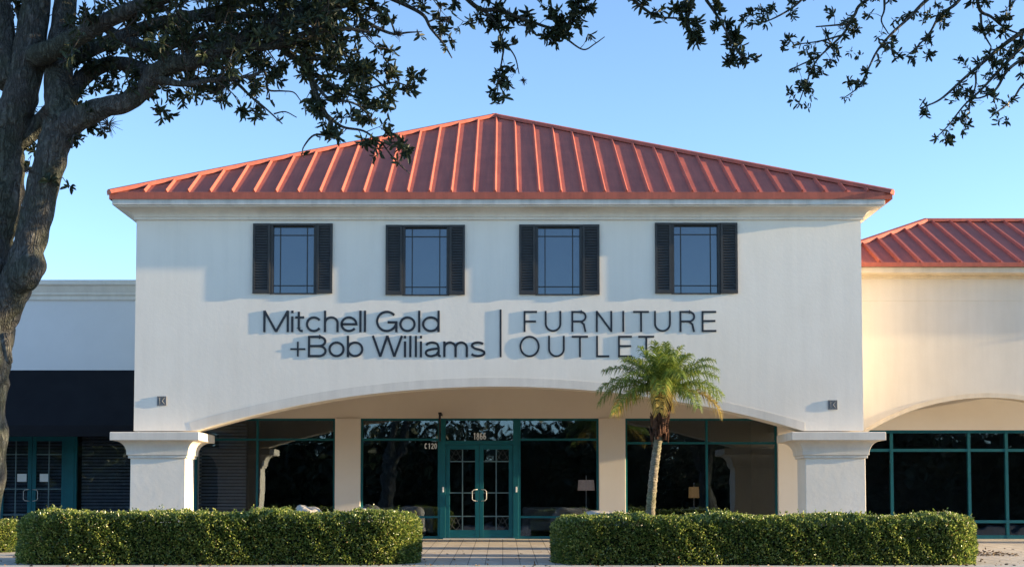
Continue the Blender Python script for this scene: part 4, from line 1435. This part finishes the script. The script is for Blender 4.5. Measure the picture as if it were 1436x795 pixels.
# bare twigs
for spec in ([(318, 104, 6, -.6), (338, 122, 4.5, -.6), (352, 136, 3.6, -.6), (372, 152, 2.6, -.6), (396, 174, 1.6, -.6)],
             [(352, 136, 3, -.6), (372, 156, 2, -.6), (366, 160, 1.4, -.6)], [(384, 160, 2.4, -.6), (400, 157, 1.8, -.6), (416, 165, 1.2, -.6)],
             [(366, 92, 5, -.5), (374, 108, 4, -.5), (376, 126, 3, -.5), (396, 128, 2.2, -.5), (412, 130, 1.8, -.5), (422, 142, 1.3, -.5)], [(376, 126, 2.6, -.5), (374, 136, 1.6, -.5)],
             [(545, -4, 8, -.3), (570, 8, 6, -.3), (594, 22, 5, -.3), (604, 40, 4, -.3), (622, 62, 3, -.3), (634, 82, 1.6, -.3)], [(598, 32, 3, -.3), (614, 26, 2.4, -.3), (632, 24, 1.6, -.3)],
             [(610, 50, 2.6, -.3), (626, 48, 2, -.3), (636, 60, 1.5, -.3), (638, 72, 1, -.3)],
             [(505, 26, 7, -.4), (530, 40, 5, -.4), (552, 48, 4, -.4), (572, 46, 2.6, -.4), (592, 45, 1.4, -.4)], [(554, 46, 3, -.4), (548, 30, 2.4, -.4), (540, 14, 2, -.4), (532, 12, 1.4, -.4)],
             [(100, 208, 4, -.3), (104, 190, 3, -.3), (118, 200, 1.5, -.3)]):
    pts, _ = o.bough(spec, YO, 6, 4, .03)
    o.dress(pts, .16, .08, .003, .3, .12, .1)
for (px, py, r) in ((318, 122, .085), (152, 174, .10), (558, 48, .05), (626, 27, .04), (62, 160, .07), (40, 240, .06)):
    o.moss(at(px, py, YO - .4), r)
# tufts of leaves against the stems
for (px, py, d) in ((62, 150, .15), (44, 218, .1), (50, 212, 0), (108, 180, -.2), (128, 172, -.3), (12, 100, .3), (4, 120, .3), (18, 20, .4), (24, 40, .4), (140, 100, .4), (168, 118, .3), (130, 130, .3), (214, 140, -.4), (225, 150, -.4), (50, 250, .2), (88, 249, -.3)):
    p = at(px, py, YO + d)
    for _ in range(2):
        o.shoot(p, Vector((o.rng.gauss(0, 1), o.rng.gauss(0, .5), o.rng.gauss(-.2, 1))).normalized(), .13, .004, 1, 1, .2)
# sprays that hang into the picture from the crown above
G = [[(640, -20, 8, .3), (658, 2, 7, .3), (676, 14, 6.5, .3), (700, 14, 6, .3), (720, 22, 5, .3), (748, 32, 4.4, .3), (776, 40, 4, .3), (800, 36, 3, .3)],
     [(672, 10, 5, .3), (690, 26, 4.4, .3), (698, 40, 3.6, .3), (706, 62, 3, .3), (704, 84, 2.6, .3), (700, 104, 2.2, .3), (694, 130, 1.6, .3)],
     [(708, 60, 2.6, .3), (722, 80, 2, .3), (728, 104, 1.4, .3)],
     [(776, 40, 3.6, .3), (796, 56, 3, .3), (818, 70, 2.2, .3), (834, 62, 1.8, .3), (848, 52, 1.2, .3)],
     [(770, -10, 4, .3), (774, 14, 3, .3), (784, 44, 2.6, .3)],
     [(832, -20, 6, .3), (812, 2, 5, .3), (804, 20, 4, .3), (790, 48, 3, .3)],
     [(870, -20, 6, .2), (890, 2, 5, .2), (905, 14, 4.4, .2), (922, 24, 3.4, .2), (950, 26, 2.6, .2)],
     [(985, -40, 7, .2), (975, -8, 6, .2), (968, 14, 4.6, .2), (964, 34, 3.6, .2), (974, 52, 2.4, .2)],
     [(990, 0, 5, .2), (1004, 20, 4, .2), (1016, 40, 3.2, .2), (1028, 62, 2.6, .2), (1040, 82, 1.6, .2)]]
for k, spec in enumerate(G):
    pts, _ = o.bough(spec, YO, 7, 6, .04)
    o.dress(pts, (.055, .075, .3, .2, .16, .045, .075, .045, .05)[k], .13, .004, .12 if k != 1 else .1, (1, .9, .15, .25, .5, 1, .7, 1, 1)[k], .15)
for (px, py) in ((696, 110), (694, 136), (704, 140), (780, 52), (795, 50), (776, 56), (1040, 84), (1024, 66), (970, 60)):
    p = at(px, py, YO + .3)
    for _ in range(3): o.rosette(p + Vector((o.rng.gauss(0, .025), o.rng.gauss(0, .03), o.rng.gauss(0, .025))), Vector((o.rng.gauss(0, .5), -.3, -.6)).normalized())
o.moss(at(734, 114, YO + .3), .035)
# crown above the frame
o.crown((-3.2, 12.8, 6.2), (5.2, 4.6, 1.45), 2400, True, 4.3)
o.crown((1.8, 13.0, 6.7), (3.6, 3.6, 1.0), 900, True, 5.6)
for (px, py, w, dy), top in (((60, -80, 34, .2), (-3.6, 13.4, 7.2)), ((110, -120, 22, .4), (-1.8, 11.6, 7.0)), ((-8, -50, 24, .2), (-6.4, 12.2, 7.0)), ((620, -40, 8, -.2), (2.6, 13.2, 6.9)), ((360, -60, 12, -.9), (.6, 11.2, 6.8))):
    a = at(px, py, YO + dy); b = Vector(top)
    m1 = a.lerp(b, .5) + Vector((.2, .1, .2))
    cv = catmull([a, m1, b], 6)
    o.limb.tube([Vector(c) for c in cv], [max(.02, w * .5 * YO / F * (1 - .75 * i / 12)) for i in range(13)], 9)
o.finish('oak_tree', 'gnarled live oak with twin forked stems and dark leaves before the awning shop', (at(-50, 760, YO).x, YO, gz(YO)))

# second oak, standing just outside the picture, whose boughs reach in
q = Oak(35, .068)
tx, ty = 8.6, 13.2
tb = Vector((tx, ty, gz(ty) - .1))
q.limb.tube([Vector(c) for c in catmull([tb, tb + Vector((.05, 0, 1.2)), tb + Vector((-.1, .1, 2.4)), tb + Vector((.1, 0, 3.8)), tb + Vector((.3, .2, 5.6))], 6)], [.46 - .30 * i / 24 for i in range(25)], 18, noise=lambda i, th: 1 + .06 * math.sin(3 * th + i * .4))
forks = [tb + Vector((-.1, .1, 2.6)), tb + Vector((.0, .0, 3.2)), tb + Vector((.1, 0, 3.9))]
YR = 12.6
RB = [[(1520, -20, 12, .2), (1480, 22, 9, .1), (1436, 44, 7, 0), (1404, 66, 6, 0), (1376, 90, 5, 0), (1350, 112, 4, 0), (1318, 140, 3, 0), (1290, 152, 1.6, 0)],
      [(1540, 10, 10, .2), (1480, 40, 8, .1), (1436, 64, 6, 0), (1404, 96, 4.6, 0), (1376, 126, 3.4, 0), (1352, 148, 2.6, 0), (1330, 176, 2, 0), (1310, 196, 1.4, 0)],
      [(1480, 60, 7, 0), (1436, 82, 5.4, 0), (1412, 100, 4.4, 0), (1396, 126, 3.4, 0), (1372, 138, 2.4, 0), (1350, 134, 1.8, 0)],
      [(1470, 100, 5, 0), (1436, 118, 3.6, 0), (1420, 140, 2.8, 0), (1400, 156, 2, 0), (1388, 166, 1.4, 0)],
      [(1368, 102, 3.4, 0), (1368, 120, 2.6, 0), (1360, 146, 2, 0), (1346, 168, 1.4, 0)],
      [(1450, -40, 9, .1), (1340, -30, 7, 0), (1300, 0, 5.6, 0), (1276, 24, 4.6, 0), (1250, 48, 4, 0), (1230, 72, 3.2, 0), (1218, 96, 2.6, 0), (1204, 122, 2, 0), (1180, 140, 1.2, 0)],
      [(1310, -50, 8, 0), (1216, 0, 5, 0), (1198, 22, 4.4, 0), (1184, 46, 3.6, 0), (1166, 64, 3, 0), (1146, 84, 2.6, 0), (1134, 108, 2, 0), (1120, 146, 1.4, 0)],
      [(1190, 34, 3.4, 0), (1168, 36, 2.6, 0), (1144, 38, 1.8, 0)],
      [(1180, 50, 3, 0), (1150, 58, 2.2, 0), (1122, 62, 1.6, 0)],
      [(1150, 80, 3, 0), (1130, 88, 2.2, 0), (1108, 98, 1.6, 0)],
      [(1240, -10, 4, .1), (1240, 14, 3, .1), (1236, 30, 2.2, .1), (1246, 48, 1.6, .1)],
      [(1360, -20, 6, .1), (1340, 6, 5, .1), (1318, 22, 4, .1), (1304, 46, 3, .1), (1286, 66, 2.2, .1), (1270, 80, 1.4, .1)],
      [(1368, -20, 6, .1), (1374, 14, 5, .1), (1390, 24, 4, .1), (1410, 40, 3, .1), (1436, 50, 2, .1)],
      [(1160, -40, 5, .1), (1124, 0, 3.6, .1), (1104, 16, 2.8, .1), (1076, 30, 2, .1), (1050, 36, 1.3, .1)],
      [(1375, 20, 4, .1), (1378, 44, 3, .1), (1390, 66, 2, .1)],
      [(1420, -20, 5, .1), (1416, 10, 3, .1), (1424, 0, 2, .1)]]
for k, spec in enumerate(RB):
    pts, _ = q.bough(spec, YR, 7, 6, .04)
    lf = 1.0 if k not in (3, 4, 10, 15) else .45
    q.dress(pts, .125 if k in (0, 1, 2, 5) else .10, .14, .0035, .28 if k in (0, 1, 5, 6) else .12, lf, .1)
for (px, py) in ((1114, 148), (1126, 150), (1298, 146), (1312, 194), (1324, 190), (1052, 36), (1064, 32), (1110, 96), (1360, 104), (1242, 72), (1196, 78), (1110, 64), (1180, 138)):
    p = at(px, py, YR)
    for _ in range(2): q.rosette(p + Vector((q.rng.gauss(0, .03), q.rng.gauss(0, .03), q.rng.gauss(0, .02))), Vector((-.5, q.rng.gauss(0, .4), q.rng.gauss(-.3, .4))).normalized(), None, .068)
for i, e in enumerate((at(1520, -20, YR + .2), at(1540, 10, YR + .2), at(1450, -40, YR + .1), at(1310, -50, YR), Vector((9.6, 15, 6.8)), Vector((11, 12, 6.6)), Vector((7.4, 11, 6.8)))):
    a = forks[i % 3]
    mid = a.lerp(e, .42); mid.z = max(mid.z, 6.5 if i < 4 else mid.z + .35)
    cv = catmull([a, mid, e], 7)
    q.limb.tube([Vector(c) for c in cv], [.17 - (.13 if i > 3 else .145) * k / 14 for k in range(15)], 9)
for a, b in (((1480, 60, 0), (1540, 10, .2)), ((1470, 100, 0), (1480, 60, 0)), ((1360, -20, .1), (1450, -40, .1)), ((1368, -20, .1), (1450, -40, .1)), ((1160, -40, .1), (1310, -50, 0)), ((1240, -10, .1), (1310, -50, 0)), ((1420, -20, .1), (1450, -40, .1))):
    p0, p1 = at(a[0], a[1], YR + a[2]), at(b[0], b[1], YR + b[2])
    q.limb.tube([p0, p0.lerp(p1, .5) + Vector((0, .02, .05)), p1], [.018, .022, .028], 7)
q.crown((9.4, 13.2, 4.6), (4.6, 5.0, 3.0), 4200, True, 1.2)
q.crown((5.4, 12.9, 6.9), (3.2, 3.4, 1.0), 700, True, 5.7)
q.finish('oak_tree', 'live oak whose thin sparse boughs reach in over the cream wing', (tx, ty, gz(ty)))

# ------------------------------------------------------------------ wood across the car park, seen mirrored in the glass
def treeline():
    rng = np.random.default_rng(8)
    P = []
    for i in range(34):
        cx = -80 + i * 4.9 + rng.normal() * 1.0
        cy = -34 + rng.normal() * 2
        R_ = np.array([3.6 + rng.random() * 1.5, 3.0, 2.6 + rng.random() * 1.0])
        c = np.array([cx, cy, gz(cy) + 5.0 + rng.random() * 1.1])
        u = rng.normal(size=(1500, 3)); u /= np.linalg.norm(u, axis=1, keepdims=True)
        P.append(c + u * (rng.random(1500) ** .4)[:, None] * R_)
    ux = rng.random(12000) * 180 - 90
    P.append(np.stack([ux, -36 + rng.normal(size=12000) * 1.2, gz(-36) + rng.random(12000) * 5.0], 1))
    P = np.concatenate(P)
    d = rng.normal(size=P.shape)
    o = leaves('treeline', P, d, .45 + rng.random(len(P)) * .35, .30, M['far_leaf'], None, quads=True)
    struct(o, 'stuff')
    # added solid belt that blocks the sky gaps between the mirrored trees
    mb = MB()
    n = 180
    vs, N = [], n + 1
    for i in range(N):
        x = -90 + 180 * i / n
        h = 6.0 + .7 * math.sin(i * .9) + .5 * math.sin(i * 2.3)
        vs += [(x, -37.5, gz(-36) - .2), (x, -36.9 + .3 * math.sin(i * 1.7), gz(-36) + h), (x, -38.1 + .3 * math.sin(i * 1.1), gz(-36) + h - .3), (x, -38.6, gz(-36) - .2)]
    fs = [(4 * i + k, 4 * i + 4 + k, 4 * i + 5 + k, 4 * i + 1 + k) for i in range(n) for k in range(3)]
    mb.add(vs, fs)
    struct(mb.build('sky_block_belt', M['hedge_core']), 'stuff')
treeline()

# ------------------------------------------------------------------ fallen leaves
def litter():
    rng = np.random.default_rng(3)
    P = []
    for (x0, x1, y0, y1, n) in ((-10, 12, 25.2, 25.7, 160), (-1.6, 1.4, 25.8, 30, 16), (9.0, 13.5, 25.6, 31, 110), (9.6, 10.8, 28.3, 29.3, 160), (-10.5, -8.8, 25.5, 28, 40)):
        x = rng.uniform(x0, x1, n); y = rng.uniform(y0, y1, n)
        P.append(np.stack([x, y, np.array([gz(v) for v in y]) + .014], 1))
    P = np.concatenate(P)
    d = rng.normal(size=P.shape); d[:, 2] = np.abs(d[:, 2]) * .15
    struct(leaves('leaf_litter', P, d, .05 + rng.random(len(P)) * .04, .03, M['litter'], None), 'stuff')
M['litter'] = leaf_mat('dry_leaf', (.05, .03, .015), (.11, .065, .03), (.20, .13, .06), .1)
litter()
